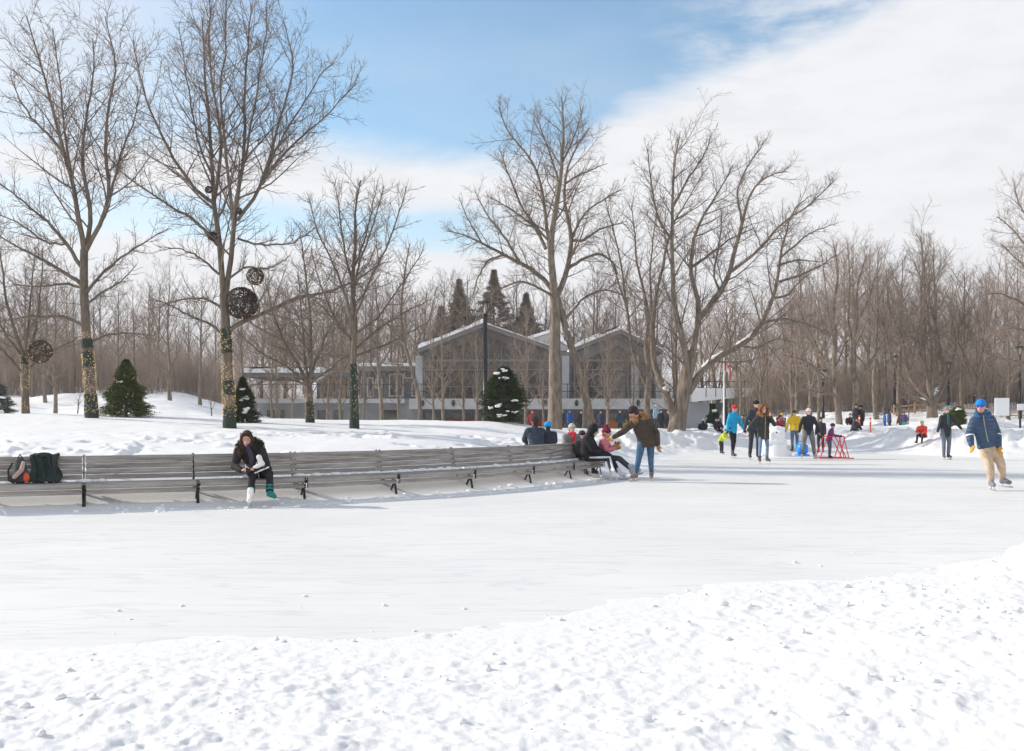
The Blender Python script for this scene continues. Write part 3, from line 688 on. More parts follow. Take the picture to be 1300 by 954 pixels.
TM = hero_tree('bare_tree', 'big tree standing just outside the right edge, its twigs reaching into the picture', (1345, 545), 45, [
    [[(1345, 547), (1344, 500), (1346, 440), (1350, 380), (1346, 300), (1340, 230)], 8.0, 1.5],
    [[(1345, 480), (1320, 462), (1290, 455), (1262, 448)], 3.0, .7],
    [[(1346, 440), (1318, 400), (1290, 380), (1262, 365), (1240, 370)], 3.4, .7],
    [[(1347, 410), (1318, 360), (1292, 330), (1270, 300)], 3.4, .7],
    [[(1347, 370), (1325, 320), (1300, 280), (1280, 258)], 3.2, .7],
    [[(1346, 330), (1328, 280), (1312, 240), (1304, 210)], 2.6, .6],
    [[(1347, 420), (1310, 420), (1275, 412), (1250, 420)], 2.6, .6]], 13, dens=(18, 9, 7), up=.05, lf1=.42, tw=TWIGR)

# ------------------------------------------------------------------ trees farther off: a few grown forms, each copied to its own place
def proto_tree(seed, Ht, kind, tw):
    """kind 0: upright oval, 1: vase with several stems, 2: tall forest tree with a bare lower trunk"""
    rg = np.random.default_rng(seed); n = 12; t = np.linspace(0, 1, n)
    tr = np.zeros((1, n, 3)); tr[0, :, 2] = t * Ht * (.92 if kind != 1 else .30); w = np.cumsum(rg.normal(0, .05, (n, 2)), 0) * Ht / 14; w[0] = 0; tr[0, :, :2] = w
    r0 = Ht * .0135; tR = (r0 * (1 - t * (.88 if kind != 1 else .35)))[None]; tR[0, 0] *= 1.35
    tr[0, 0, 2] = -.3
    if kind == 1: l1 = grow(tr, tR, 7, .55, 1., 2.6, 24, .05, 10, .62, .02, rg, .09, .5, taper=0.1, lmax=Ht * .72)
    else: l1 = grow(tr, tR, 20, .20 if kind == 0 else .38, .97, .42, 42 if kind == 0 else 38, .07, 9, .5, .012, rg, .10, .5, taper=.55)
    l2 = grow(l1[0], l1[1], 9, .12, .98, .42, 40, .06, 6, .62, .009, rg, .12, .3)
    l3 = grow(l2[0], l2[1], 7, .1, 1., .5, 38, .04, 4, .7, .0055, rg, .14, .2)
    l4 = grow(l3[0], l3[1], 2 if kind != 1 else 3, .2, 1., .55, 36, .02, 3, .8, .004, rg, .14, .15)
    root = thing('bare_tree', 'bare tree', 'tree')
    V, Q = tubes(tr, tR, 8)
    V1, Q1 = tubes(l1[0], l1[1], 5)
    link('trunk', mk_mesh('far_trunk', np.vstack([V, V1]), [np.vstack([Q, Q1 + len(V)])], True, BARK), root)
    V, Q = tree_mesh([l2, l3, l4], [3, 3, 3]); link('crown', mk_mesh('far_crown', V, [Q], True, tw), root)
    return root
PR = [(proto_tree(101, 13, 0, TWIGR), 13), (proto_tree(102, 13, 1, TWIGR), 13), (proto_tree(103, 14, 2, TWIG), 14), (proto_tree(104, 13, 2, TWIGR), 13), (proto_tree(105, 12, 0, TWIG), 12)]
USED = set()
def place_tree(k, px, pytop, Y, label, grp):
    src, Ht = PR[k]; x = (px - 650) / F * Y; z = h1(x, Y) - .1
    top = CAMH - (pytop - HZ) / F * Y; sc = max(.4, (top - z) / Ht)
    rz = random.Random(px * 7 + Y).random() * 6.28
    if k in USED: o = copy_thing(src, (x, Y, z), rz, sc)
    else: USED.add(k); o = src; o.location = (x, Y, z); o.rotation_euler = (0, 0, rz); o.scale = (sc,) * 3
    o['label'] = label; o['group'] = grp
G1 = 'bare trees of the wood behind the mound'; G2 = 'bare trees rising behind the pavilion'; G3 = 'bare trees of the park beyond the far bank'
la = 'bare grey-brown tree in the wood on the rising snow behind the mound, left side'
lb = 'bare tree whose crown rises over the pavilion roof'
lc = 'bare reddish-brown park tree among the many beyond the far snowbank, right side'
rgt = random.Random(4)
ORD = 'first second third fourth fifth sixth seventh eighth ninth tenth eleventh twelfth thirteenth fourteenth fifteenth sixteenth seventeenth eighteenth nineteenth twentieth'.split() + ['twenty-' + w for w in 'first second third fourth fifth sixth seventh eighth ninth'.split()] + ['thirtieth'] + ['thirty-' + w for w in 'first second third fourth'.split()]
for i, px in enumerate(range(-30, 380, 18)):
    place_tree([2, 3, 0, 2, 4][i % 5], px + rgt.randint(-6, 6), rgt.randint(318, 395), rgt.choice([62, 68, 75, 82]) + rgt.random() * 4, la, G1)
for i, px in enumerate(range(390, 880, 17)):
    place_tree([0, 3, 4, 2][i % 4], px + rgt.randint(-8, 8), rgt.randint(325, 375), 90 + rgt.random() * 12, lb, G2)
for i, px in enumerate(range(890, 1340, 15)):
    top = 345 if px < 1000 else (315 if px < 1060 else 298 + (18 if 1200 < px < 1260 else 0))
    place_tree([0, 1, 3, 2, 1, 0, 3][i % 7], px + rgt.randint(-6, 6), top + rgt.randint(-8, 48), rgt.choice([64, 70, 76, 84]) + rgt.random() * 4, lc, G3)
for grp, txt in ((G1, '%s from the left of the bare wood trees rising behind the mound, %s'), (G2, '%s from the left of the bare trees behind the pavilion, %s'), (G3, '%s from the left of the reddish park trees beyond the far snowbank, %s')):
    L_ = sorted((o for o in C.objects if o.get('group') == grp), key=lambda o: o.location.x / o.location.y)
    for i, o in enumerate(L_): o['label'] = txt % (ORD[i], 'a tall one' if o.scale[0] > 1.12 else ('a short one' if o.scale[0] < .9 else 'of middle height'))
for px, top, Y, k, lab in ((1113, 300, 57, 2, 'left one of the close pair of straight trunks left of the wide forking tree'), (1141, 312, 59, 3, 'right one of the close pair of straight trunks left of the wide forking tree'),
                         (1222, 330, 60, 2, 'pale straight tree standing beside the small round conifer on the right'), (1030, 330, 62, 1, 'bushy spreading tree behind the group of skaters'),
                         (965, 370, 66, 1, 'dark forked tree right of the concrete canopy'), (70, 330, 52, 0, 'leafless tree with slim dark trunk just right of the leftmost lit tree'), (604, 392, 58, 4, 'thin bare tree crossing the pavilion glass just left of the tall lamp'), (562, 372, 56, 0, 'twiggy bare tree before the left part of the pavilion glass'), (668, 380, 54, 0, 'twiggy bare tree before the pavilion between the dark fir and thick trunk'), (415, 400, 52, 4, 'small bare tree before the brick bay of the left wing'), (345, 420, 50, 0, 'low bushy bare tree before the far left end of the wing'), (742, 392, 50, 0, 'twiggy bare tree behind the leaning stem before the right gable'), (590, 405, 47, 4, 'low bare tree in front of the pavilion, just left of the lamp pole foot'), (372, 412, 47, 0, 'low twiggy bare tree before the snowy roof edge of the left wing'), (432, 395, 48, 4, 'slim bare tree before the white-framed windows of the left wing'), (462, 420, 46, 0, 'low bushy bare tree right of the fully netted tree'), (550, 428, 44, 0, 'low twiggy bare tree at the left corner of the pavilion glass'), (628, 430, 45, 4, 'low twiggy bare tree half hidden behind the dark snowy fir'), (655, 408, 46, 0, 'low spreading bare tree just right of the dark snowy fir'), (690, 430, 50, 0, 'low twiggy bare tree behind the thick upright trunk'), (772, 440, 48, 0, 'low twiggy bare tree between the leaning stem and the slender forked tree'), (802, 432, 46, 4, 'low bare tree just left of the slender forked tree'), (940, 400, 60, 0, 'bare tree just right of the concrete canopy'), (1005, 372, 57, 0, 'bare tree behind the skater in the yellow jacket'), (1040, 362, 55, 4, 'slim bare tree beside the thin lamp post'), (1240, 340, 58, 1, 'spreading bare tree behind the skater in the blue hat'), (1280, 345, 60, 0, 'bare tree behind the white board'), (508, 385, 52, 4, 'small bare tree between the young straight tree and the slim curved one'), (770, 400, 60, 4, 'thin bare tree in front of the right gable of the pavilion')):
    place_tree(k, px, top, Y, lab, None)
    # (the group stays empty for these: each is told apart)
for o in C.objects:
    if o.get('group') is None and 'group' in o.keys(): del o['group']

# distant wood and its brush: one mass nobody could count
def far_wood():
    rg = np.random.default_rng(77); Vs, Qs, o = [], [], 0
    tr = []
    for v in range(4):
        n = 8; t = np.linspace(0, 1, n); P = np.zeros((1, n, 3)); P[0, :, 2] = t * 12; P[0, :, :2] = np.cumsum(rg.normal(0, .12, (n, 2)), 0)
        Rr = (.15 * (1 - .9 * t))[None]; P[0, 0, 2] = -1
        a = grow(P, Rr, 18, .12, .97, .42, 40, .07, 6, .5, .02, rg, .12, .5); b = grow(a[0], a[1], 8, .1, 1, .5, 40, .05, 4, .6, .012, rg, .14, .3); c = grow(b[0], b[1], 4, .1, 1, .5, 38, .03, 3, .7, .009, rg, .14, .3)
        tr.append(tree_mesh([(P, Rr), a, b, c], [5, 3, 3, 3]))
    for i in range(210):
        u = rg.uniform(-.62, .62); Y = rg.uniform(102, 150); x = u * Y; V, Q = tr[i % 4]
        sc = rg.uniform(.6, 1.0); a = rg.random() * 6.28; ca, sa = math.cos(a) * sc, math.sin(a) * sc
        W = np.stack([V[:, 0] * ca - V[:, 1] * sa + x, V[:, 0] * sa + V[:, 1] * ca + Y, V[:, 2] * sc + h1(x, Y)], -1)
        Vs.append(W); Qs.append(Q + o); o += len(W)
    me = mk_mesh('distant_wood', np.vstack(Vs), [np.vstack(Qs)], True, TWIGR)
    tag(link('distant_wood', me), 'distant leafless reddish-brown wood closing the view behind everything', 'wood', kind='stuff')
far_wood()
BRUSH = mat('brush_stems', (.30, .24, .20), .9, .3, .6, spec=.1)
def brush():
    rg = np.random.default_rng(78); n = 34000
    u = rg.uniform(-.6, .6, n); Y = rg.uniform(66, 104, n); k = ~((u > -.28) & (u < .22) & (Y < 93)); k &= ~((u < -.28) & (Y < 72 + 10 * vn(u * 30, 0, 2))) ; u, Y = u[k], Y[k]; n = len(u); X = u * Y
    Z = H(X, Y) - .1; L = rg.uniform(1.2, 4.2, n) * (.6 + .8 * (vn(X * .2, Y * .2, 5) + .5)); az = rg.random(n) * 6.28; ln = rg.uniform(.05, .4, n)
    t = np.linspace(0, 1, 4)[None]; P = np.stack([X[:, None] + np.cos(az)[:, None] * ln[:, None] * L[:, None] * t ** 1.5, Y[:, None] + np.sin(az)[:, None] * ln[:, None] * L[:, None] * t ** 1.5, Z[:, None] + L[:, None] * t], -1)
    Rr = np.broadcast_to(.016 * (1 - .75 * t), (n, 4)); V, Q = tubes(P, Rr, 3)
    V2 = grow(P, Rr.copy(), 4, .2, 1, .45, 32, .08, 3, .7, .007, rg, .1, .2); Va, Qa = tubes(V2[0], V2[1], 3)
    me = mk_mesh('underbrush', np.vstack([V, Va]), [np.vstack([Q, Qa + len(V)])], True, BRUSH)
    tag(link('underbrush', me), 'tangled brown leafless brush filling the foot of the wood', 'brush', kind='stuff')
brush()
# ------------------------------------------------------------------ the pavilion
CONC = mat('pavilion_concrete', (.42, .42, .42), .85, .12, 1.2, .3, 12)
CONCW = mat('pale_concrete', (.38, .40, .42), .8, .10, 1.5, .2, 12)
PANEL = mat('grey_panel', (.23, .235, .24), .7, .06, 2)
FRAME = mat('window_frame', (.20, .20, .195), .5, .05, 3)
DARKF = mat('dark_metal', (.03, .033, .04), .45, .2, 8)
BRICK = mat('buff_brick', (.36, .27, .20), .9, .25, 5, .4, 18)
ROOFD = mat('roof_underside', (.17, .16, .155), .8, .1, 2)
RED = mat('red_panel', (.42, .045, .04), .55, .2, 4); ORANGE = mat('orange_panel', (.62, .20, .04), .55, .25, 3)
YEL = mat('yellow_panel', (.72, .42, .05), .55, .2, 3)
def glass_mat():
    m = bpy.data.materials.new('window_glass'); m.use_nodes = True; t = m.node_tree; b = t.nodes['Principled BSDF']
    b.inputs['Roughness'].default_value = .08; b.inputs['Specular IOR Level'].default_value = .8
    c = t.nodes.new('ShaderNodeTexCoord'); n = t.nodes.new('ShaderNodeTexNoise'); n.inputs['Scale'].default_value = .45; n.inputs['Detail'].default_value = 5
    x = t.nodes.new('ShaderNodeMixRGB'); x.inputs[1].default_value = (.035, .032, .028, 1); x.inputs[2].default_value = (.16, .14, .115, 1)
    t.links.new(c.outputs['Object'], n.inputs['Vector']); r = t.nodes.new('ShaderNodeMapRange'); r.inputs[1].default_value = .4; r.inputs[2].default_value = .65
    t.links.new(n.outputs['Fac'], r.inputs[0]); t.links.new(r.outputs[0], x.inputs[0]); t.links.new(x.outputs[0], b.inputs['Base Color'])
    return m
GLASS = glass_mat()
BY = 70.0
def bx_(px, Y=BY): return (px - 650) / F * Y
def bz_(py, Y=BY): return CAMH - (py - HZ) / F * Y
def pavilion():
    gz = h1(0, BY) - .6
    root = thing('pavilion', 'long grey pavilion with two snow-edged gables over a tall window wall', 'building', (0, BY, 0))
    zd = bz_(507); zd0 = bz_(520)
    # lower storey
    x0, x1 = bx_(534), bx_(848)
    m = MB(); m.box(((x0 + x1) / 2, 6.2, (gz + zd0) / 2), (x1 - x0, 11.6, zd0 - gz)); m.obj('wall', PANEL, root)
    m = MB(); m.box(((x0 + x1) / 2, 5.2, (zd + zd0) / 2), (x1 - x0 + 1.2, 14.6, zd - zd0)); m.obj('deck', CONC, root)
    zl1, zl0 = bz_(524), bz_(541)
    def win(xa, xb, za, zb, y, n=2, tr=0, nm='window', fm=None):
        f = MB(); w = .09
        for x in np.linspace(xa, xb, n + 1): f.box((x, y, (za + zb) / 2), (w, .1, zb - za + w))
        for z in [za, zb] + ([za + (zb - za) * .35] if tr else []): f.box(((xa + xb) / 2, y - .004, z), (xb - xa - w * .1, .09, w))
        o = f.obj(nm, fm or FRAME, root); g = MB(); g.box(((xa + xb) / 2, y + .035, (za + zb) / 2), (xb - xa, .04, zb - za)); g.obj('pane', GLASS, o)
    for a, b, n in ((538, 558, 2), (560, 588, 2), (590, 614, 3), (664, 694, 3), (812, 832, 2)): win(bx_(a), bx_(b), zl0 + .3, zl1, .38, n, 1)
    for a, b in ((712, 719), (732, 738)): win(bx_(a), bx_(b), gz + .4, zl1 - .15, .37, 1, 0, 'door', FRAME)
    for a, b in ((752, 772), (774, 796), (797, 808)): win(bx_(a), bx_(b), bz_(533), zl1, .38, 2)
    for a, b, mm in ((562, 612, RED), (664, 695, RED), (754, 772, ORANGE), (772, 786, ORANGE), (786, 796, YEL)):
        m = MB(); xa, xb = bx_(a), bx_(b); m.box(((xa + xb) / 2, -.10, (gz + bz_(533)) / 2), (xb - xa - .01, .12, bz_(533) - gz))
        for x in np.arange(xa + .25, xb - .1, .42): m.box((x, -.175, (gz + bz_(533)) / 2), (.10, .05, bz_(533) - gz - .06))
        m.obj('panel', mm, root)
    # window wall and gables
    def gable(xa, xp, xb, ze_a, zp, ze_b, nm):
        yF, yB = .6, 13.0; th = .45; ov = 1.6
        def roofz(x): return ze_a + (zp - ze_a) * (x - xa) / (xp - xa) if x < xp else zp + (ze_b - zp) * (x - xp) / (xb - xp)
        g = MB()
        g.prism([(xa, zd), (xb, zd), (xb, ze_b - .5), (xp, zp - .5), (xa, ze_a - .5)], yF + .12, yF + .22, 'y'); go = g.obj('window_wall', GLASS, root)
        f = MB(); xs = np.linspace(xa, xb, max(4, int((xb - xa) / .78)))
        for i, x in enumerate(xs): f.box((x, yF, (zd + roofz(x) - .5) / 2), (.055 if i % 4 else .12, .16, roofz(x) - .5 - zd))
        for z, w_ in ((zd + .9, .05), (zd + 2.1, .07), (zd + 2.75, .16)): f.box(((xa + xb) / 2, yF - .003, z), (xb - xa, .12, w_))
        f.obj('mullions', FRAME, go)
        m = MB(); dl = .45 if nm == 'a' else .7                  # band under the roof
        m.prism([(xa - .1, ze_a - .3 - dl), (xa - .1, ze_a - .25), (xp, zp - .25), (xp, zp - .3 - dl)], yF - .10, yF - .02, 'y'); m.prism([(xp, zp - .3 - dl), (xp, zp - .25), (xb + .1, ze_b - .25), (xb + .1, ze_b - (.75 if nm == 'a' else 1.5))], yF - .10, yF - .02, 'y'); m.obj('gable_panel', PANEL if nm == 'b' else ROOFD, root)
        m = MB()
        for (x1_, z1, x2, z2) in ((xa - .3, ze_a, xp, zp), (xp, zp, xb + .3, ze_b)):
            m.prism([(x1_, z1 - .28), (x2, z2 - .28), (x2, z2), (x1_, z1)], yF - ov, yB, 'y')
        ro = m.obj('roof', ROOFD, root)
        m = MB(); rg = np.random.default_rng(int(xp * 10) % 97)
        for (x1_, z1, x2, z2) in ((xa - .3, ze_a, xp - .02, zp), (xp + .02, zp, xb + .3, ze_b)):
            n = 14; top = [(x1_ + (x2 - x1_) * i / n, z1 + (z2 - z1) * i / n + ((.16 + rg.uniform(0, .18)) if x1_ < xp - .1 else (.05 + rg.uniform(0, .05)))) for i in range(n + 1)]
            m.prism([(x2, z2 + .01), (x1_, z1 + .01)] + top, yF - ov - .05, yB - .2, 'y')
        m.obj('snow', SNOWC, ro)
    gable(bx_(538), bx_(614), bx_(702), bz_(444), bz_(412), bz_(444), 'a')
    gable(bx_(730), bx_(786), bx_(833), bz_(444), bz_(420), bz_(445), 'b')
    m = MB(); m.prism([(bx_(650), bz_(432)), (bx_(700), bz_(416)), (bx_(735), bz_(440)), (bx_(650), bz_(440))], 5, 13.5, 'y'); m.obj('roof', CONC, root)
    m = MB(); m.prism([(bx_(650), bz_(431.5)), (bx_(699.9), bz_(415.5)), (bx_(699.9), bz_(411.5)), (bx_(650), bz_(427))], 4.9, 13.4, 'y'); m.prism([(bx_(700.1), bz_(415.5)), (bx_(730), bz_(436)), (bx_(730), bz_(431)), (bx_(700.1), bz_(411.5))], 4.9, 13.4, 'y'); m.obj('snow', SNOWC, root)
    m = MB(); m.box(((bx_(702) + bx_(730)) / 2, 6.8, (zd + bz_(446)) / 2), (bx_(730) - bx_(702), 12, bz_(446) - zd)); m.obj('wall', PANEL, root)
    for a in (532, 718, 806, 836):
        m = MB(); m.box((bx_(a), .15, (zd + bz_(452)) / 2), (.5, .5, bz_(452) - zd)); m.obj('column', CONCW, root)
    # railing of the deck with hanging lamps
    m = MB(); y = -1.9
    for x in np.arange(bx_(520), bx_(850), 1.0): m.tube([(x, y, zd), (x, y, zd + 1.0)], .025, 5)
    for z in (zd + 1.0, zd + .5): m.tube([(bx_(520), y, z), (bx_(850), y, z)], .025, 5)
    m.obj('railing', DARKF, root)
    for x in np.arange(bx_(540), bx_(848), 2.1):
        m = MB(); m.tube([(x, -2.16, zd - .1), (x, -2.16, zd - .3), (x, -2.16, zd - .5)], [.07, .13, .08], 8); m.obj('deck_lamp', DARKF, root)
    # canopy on the right
    ca, cb = bx_(872), bx_(947); zt, zb = bz_(494), bz_(511)
    m = MB(); m.prism([(ca, zb), (cb - .3, zb + .35), (cb, zb + .6), (cb, zt), (ca - .0, zt)], -1.8, 6, 'y'); m.obj('canopy', mat('white_canopy_concrete', (.74, .75, .76), .8, .08, 1.2, .2, 12), root)
    m = MB()
    for x in np.linspace(ca + 1.0, cb - .5, 5): m.box((x, -1.803, (zt + zb) / 2 + .15), (.05, .012, zt - zb - .35))
    m.tube([(ca, -1.7, zt + .45), (cb, -1.7, zt + .45)], .03, 5)
    for x in np.linspace(ca, cb, 9): m.tube([(x, -1.7, zt), (x, -1.7, zt + .45)], .025, 5)
    m.obj('railing', DARKF, root)
    m = MB(); m.box(((bx_(868) + bx_(897)) / 2, 2, (gz + zb) / 2), (bx_(897) - bx_(868), 6, zb - gz - .004)); m.obj('pillar', CONCW, root)
    m = MB(); m.prism([(bx_(898), gz), (bx_(903), gz), (bx_(920), zb - .05), (bx_(908), zb - .05)], 0, 3.4, 'y'); m.obj('stair', PANEL, root)
    m = MB(); m.box(((bx_(848) + bx_(868)) / 2, 7, (gz + bz_(508)) / 2), (bx_(868) - bx_(848), 8, bz_(508) - gz)); m.obj('wall', PANEL, root)
    # low left wing with brick bay
    wa, wb = bx_(330), bx_(532); zr = bz_(470); yw = 2.0
    m = MB(); m.box(((bx_(392) + wb) / 2, yw + 5, (zd + zr) / 2), (wb - bx_(392), 8, zr - zd)); m.obj('wall', PANEL, root)
    m = MB(); m.box(((bx_(398) + bx_(432)) / 2, yw + .7, (zd + bz_(473)) / 2), (bx_(432) - bx_(398), .8, bz_(473) - zd)); m.obj('brick_wall', BRICK, root)
    m = MB(); m.box(((wa + wb) / 2, yw + 1.8, (gz + zd) / 2 - .1), (wb - wa, 8, zd - gz - .2)); m.obj('base_wall', CONC, root)
    for a, b in ((340, 350), (357, 362), (404, 416), (424, 436), (486, 508)): 
        m = MB(); m.box(((bx_(a) + bx_(b)) / 2, yw - 2.22, (bz_(535) + bz_(521)) / 2), (bx_(b) - bx_(a), .06, bz_(521) - bz_(535))); m.obj('opening', GLASS, root)
    for a, b, c, d, n in ((433, 442, 476, 502, 1), (443, 451, 476, 502, 1), (459, 466, 478, 503, 1), (470, 478, 480, 491, 1), (488, 506, 473, 502, 2), (508, 518, 470, 478, 1), (518, 530, 485, 502, 1)):
        win(bx_(a), bx_(b), bz_(d), bz_(c), yw + .92, n, 0, 'window', mat('white_frame', (.75, .75, .73), .5))
    for a in (405, 414, 421): 
        m = MB(); m.box((bx_(a), yw + .27, (bz_(502) + bz_(485)) / 2), (.42, .06, bz_(485) - bz_(502))); m.obj('window', GLASS, root)
    m = MB(); m.box(((bx_(300) + bx_(450)) / 2, yw + 3, bz_(475)), (bx_(450) - bx_(300), 7, .3)); ro = m.obj('roof', ROOFD, root)
    m = MB(); rg = np.random.default_rng(4); xs = np.linspace(bx_(299), bx_(401), 22); m.prism([(xs[-1], bz_(475) + .155), (xs[0], bz_(475) + .155)] + [(x, bz_(475) + .42 + rg.uniform(0, .18)) for x in xs], yw - .6, yw + 6, 'y'); m.obj('snow', SNOWC, ro)
    m = MB(); m.box(((bx_(450) + wb) / 2, yw + 4, bz_(467)), (wb - bx_(450), 9, .35)); ro = m.obj('roof', ROOFD, root)
    m = MB(); m.box(((bx_(450) + wb) / 2, yw + 4, bz_(467) + .3), (wb - bx_(450) - .2, 8.8, .24)); m.obj('snow', SNOWC, ro)
    m = MB(); m.prism([(bx_(396), bz_(484)), (bx_(411), bz_(470)), (bx_(418), bz_(471)), (bx_(400), bz_(482.5))], yw - 1.2, yw + .9, 'y'); m.obj('awning', SNOWC, root)
    m = MB(); m.tube([(wa, -2.4, zd + .95), (bx_(520) - .1, -2.4, zd + .95)], .03, 5)
    for x in np.arange(wa, bx_(520), .75): m.tube([(x, -2.4, zd - .1), (x, -2.4, zd + .95)], .028, 5)
    m.obj('railing', DARKF, root)
    m = MB(); m.box(((wa + bx_(520)) / 2, -.9, zd - .16), (bx_(520) - wa - .2, 3.2, .3)); m.obj('deck', CONC, root)
pavilion()

# ------------------------------------------------------------------ benches
WOOD = mat('weathered_bench_wood', (.165, .145, .13), .75, .0, 4.5, .6, 30, col2=(.45, .42, .39), stretch=(.25, 3, 3), spec=.35)
IRON = mat('bench_iron', (.022, .020, .022), .55, .2, 10)
SEATZ = .40
def bench(i, label):
    a = BF[i]; b = BF[i + 1]; c = (a + b) / 2; d = b - a; L = float(np.hypot(*d)) - .03; rz = math.atan2(d[1], d[0])
    root = thing('bench', label, 'bench', (c[0], c[1], 0), rz, 'curved row of slatted benches along the rink')
    rg = np.random.default_rng(i)
    m = MB()
    for k in range(4): m.box((0, .055 + k * .105, SEATZ - .02 + rg.uniform(-.002, .002)), (L - .02 - rg.uniform(0, .012), .095, .04), bev=.006)
    m.box((0, -.018, SEATZ - .045), (L - .02, .035, .075), bev=.006); m.box((0, -.012, SEATZ - .125), (L - .03, .032, .07), bev=.006)
    m.obj('seat', WOOD, root)
    m = MB(); tilt = R(13)
    for k in range(4):
        z = .075 + k * .083; p = (0, .47 + z * math.sin(tilt), SEATZ + z * math.cos(tilt) - .01)
        m.box(p, (L - .02 - rg.uniform(0, .012), .035, .0755 if k else .069), M3=[[1, 0, 0], [0, math.cos(tilt), math.sin(tilt)], [0, -math.sin(tilt), math.cos(tilt)]], bev=.005)
    m.box((0, .47 + .38 * math.sin(tilt), SEATZ + .372 * math.cos(tilt)), (L - .015, .075, .03), bev=.006)
    m.obj('backrest', WOOD, root)
    for sx in (-1, 1):
        x = sx * (L / 2 - .012 + .012); m = MB(); w = .014
        x = sx * (L / 2 + .002)
        m.box((x, .22, SEATZ - .062), (w, .48, .045)); m.tube([(x, .06, SEATZ - .16), (x, .08, .25), (x, .05, .12), (x, .02, -.02)], [.016, .014, .012, .014], 6)
        m.tube([(x, .05, .27), (x, .12, .30), (x, .18, SEATZ - .07)], .016, 6); m.tube([(x, .44, -.02), (x, .42, SEATZ - .05)], .022, 6)
        m.beam((x, .495, SEATZ - .06), (x, .495 + .40 * math.sin(tilt), SEATZ + .40 * math.cos(tilt)), w, .05, up=(0, 1, 0))
        m.beam((x, -.038, SEATZ - .16), (x, -.038, SEATZ + .004), .010, .012, up=(0, 1, 0)); m.tube([(x, .10, .26), (x, .20, .10), (x, .24, .0)], .015, 6)
        m.obj('leg', IRON, root)
    return root
bl = ['slatted grey wooden bench section cut off by the left edge, mostly outside the picture', 'leftmost slatted bench section, with the backpack and the green coat on it',
      'empty slatted bench section between the draped coat and the seated woman', 'slatted bench section on which the woman with the phone sits',
      'empty slatted bench section just right of the seated woman', 'slatted bench section in the middle of the row, below the trampled snow', 'second empty bench section left of the mid row bend, brown patch on its top rail',
      'bench section third from the right end of the row', 'empty last-but-one bench section, left of the seated pair', 'rightmost bench section, under the adult and child in skates']
bl[6] = 'empty bench section with a brown worn patch on its top rail'
for i in range(len(BF) - 1):
    if i == 0: continue
    bench(i, bl[i])
def bench_snow():
    rg = np.random.default_rng(8); m = MB()
    for i in range(1, len(BF) - 1):
        a, b = BF[i], BF[i + 1]; n_ = BNf[i]; nrm = unit(np.array((b - a)[::-1]) * np.array([1, -1]))
        for k in range(26):
            t = rg.random(); 
            if vn((i + t) * 3.1, 3.3, 9) < (-.02 if i < 4 else -.2): continue
            p = a + (b - a) * t - nrm * rg.uniform(.38, .46); r = rg.uniform(.02, .055)
            m.ell((p[0], p[1], SEATZ + .006), (r * rg.uniform(1.2, 2.6), r * 1.1, r * rg.uniform(.5, 1.)), nu=8, nv=6, jit=.18, seed=i * 50 + k)
        for k in range(9):
            t = rg.random(); p = a + (b - a) * t - nrm * (.47 + .15); s = rg.uniform(.01, .02)
            m.ell((p[0], p[1], SEATZ + .30 - .083 * rg.integers(0, 3)), (s * 3.5, s * 1.2, s * .6), nu=7, nv=5, jit=.15, seed=k)
    o = m.obj('bench_snow', SNOWC, None, True); tag(o, 'thin ridges of snow left on the seats and slats of the benches', 'snow', kind='stuff')
bench_snow()
# ------------------------------------------------------------------ evergreens
def needle_mat(n, a, b): return mat(n, a, .75, 0, 7, 0, 0, col2=b, spec=.25)
FIRG = needle_mat('fir_needles', (.045, .072, .022), (.155, .18, .048)); FIRD = needle_mat('dark_fir_needles', (.012, .026, .014), (.045, .075, .03)); FIRB = needle_mat('brownish_spruce', (.19, .15, .115), (.38, .30, .235))
def fir_mesh(Ht, Wd, seed, n=2600, shape='cone', ns=5, nl=.11, droop=-.12):
    rg = np.random.default_rng(seed)
    t = rg.random(n) ** .85; z = Ht * (.03 + .96 * t)
    if shape == 'cone': prof = (1 - t) ** (.85 if Ht < 6 else 1.35) * (1 + .14 * np.sin(t * Ht * 9)) + (.03 if Ht < 6 else .004)
    else: prof = np.where(t < .3, .82 + .18 * t / .3, np.clip(1 - ((t - .3) / .72) ** 1.9, 0, 1) ** .8) * .92 + .05
    az = rg.random(n) * 6.28; lump = 1 + .30 * vn(az * 2.6, z * 3.4, seed) * 2 + .20 * vn(az * 7, z * 9, seed + 3) * 2
    R1 = Wd / 2 * prof * lump * rg.uniform(.72, 1.16, n); r0 = R1 * rg.uniform(.25, .8, n)
    D = np.stack([np.cos(az), np.sin(az), np.full(n, .25)], -1); tt = np.linspace(0, 1, 4)[None, :, None]
    P = np.stack([np.cos(az) * r0, np.sin(az) * r0, z], -1)[:, None] + D[:, None] * (R1 - r0)[:, None, None] * tt
    P[:, :, 2] += droop * tt[..., 0] ** 2 * (R1 - r0)[:, None] * 2
    V0, Q0 = tubes(P, np.broadcast_to(.006 * (1 - .6 * tt[..., 0]), (n, 4)), 3)
    # needle tufts: small blades all along each spray
    k = ns * 4; i = rg.integers(0, n, n * k); f = rg.random(n * k) * 2.999; fi = f.astype(int); w = (f - fi)[:, None]
    c = P[i, fi] * (1 - w) + P[i, fi + 1] * w; d = rg.normal(0, 1, (n * k, 3)); d[:, 2] *= .6; d += D[i] * .9; d /= np.linalg.norm(d, axis=1, keepdims=True)
    s = np.cross(d, rg.normal(0, 1, (n * k, 3))); s /= np.linalg.norm(s, axis=1, keepdims=True) + 1e-9
    L = nl * rg.uniform(.5, 1.2, (n * k, 1)); a = c; b = c + d * L; W = L * .11
    V1 = np.stack([a - s * W, a + s * W, b], 1).reshape(-1, 3); T1 = np.arange(len(V1)).reshape(-1, 3) + len(V0)
    return np.vstack([V0, V1]), Q0, T1
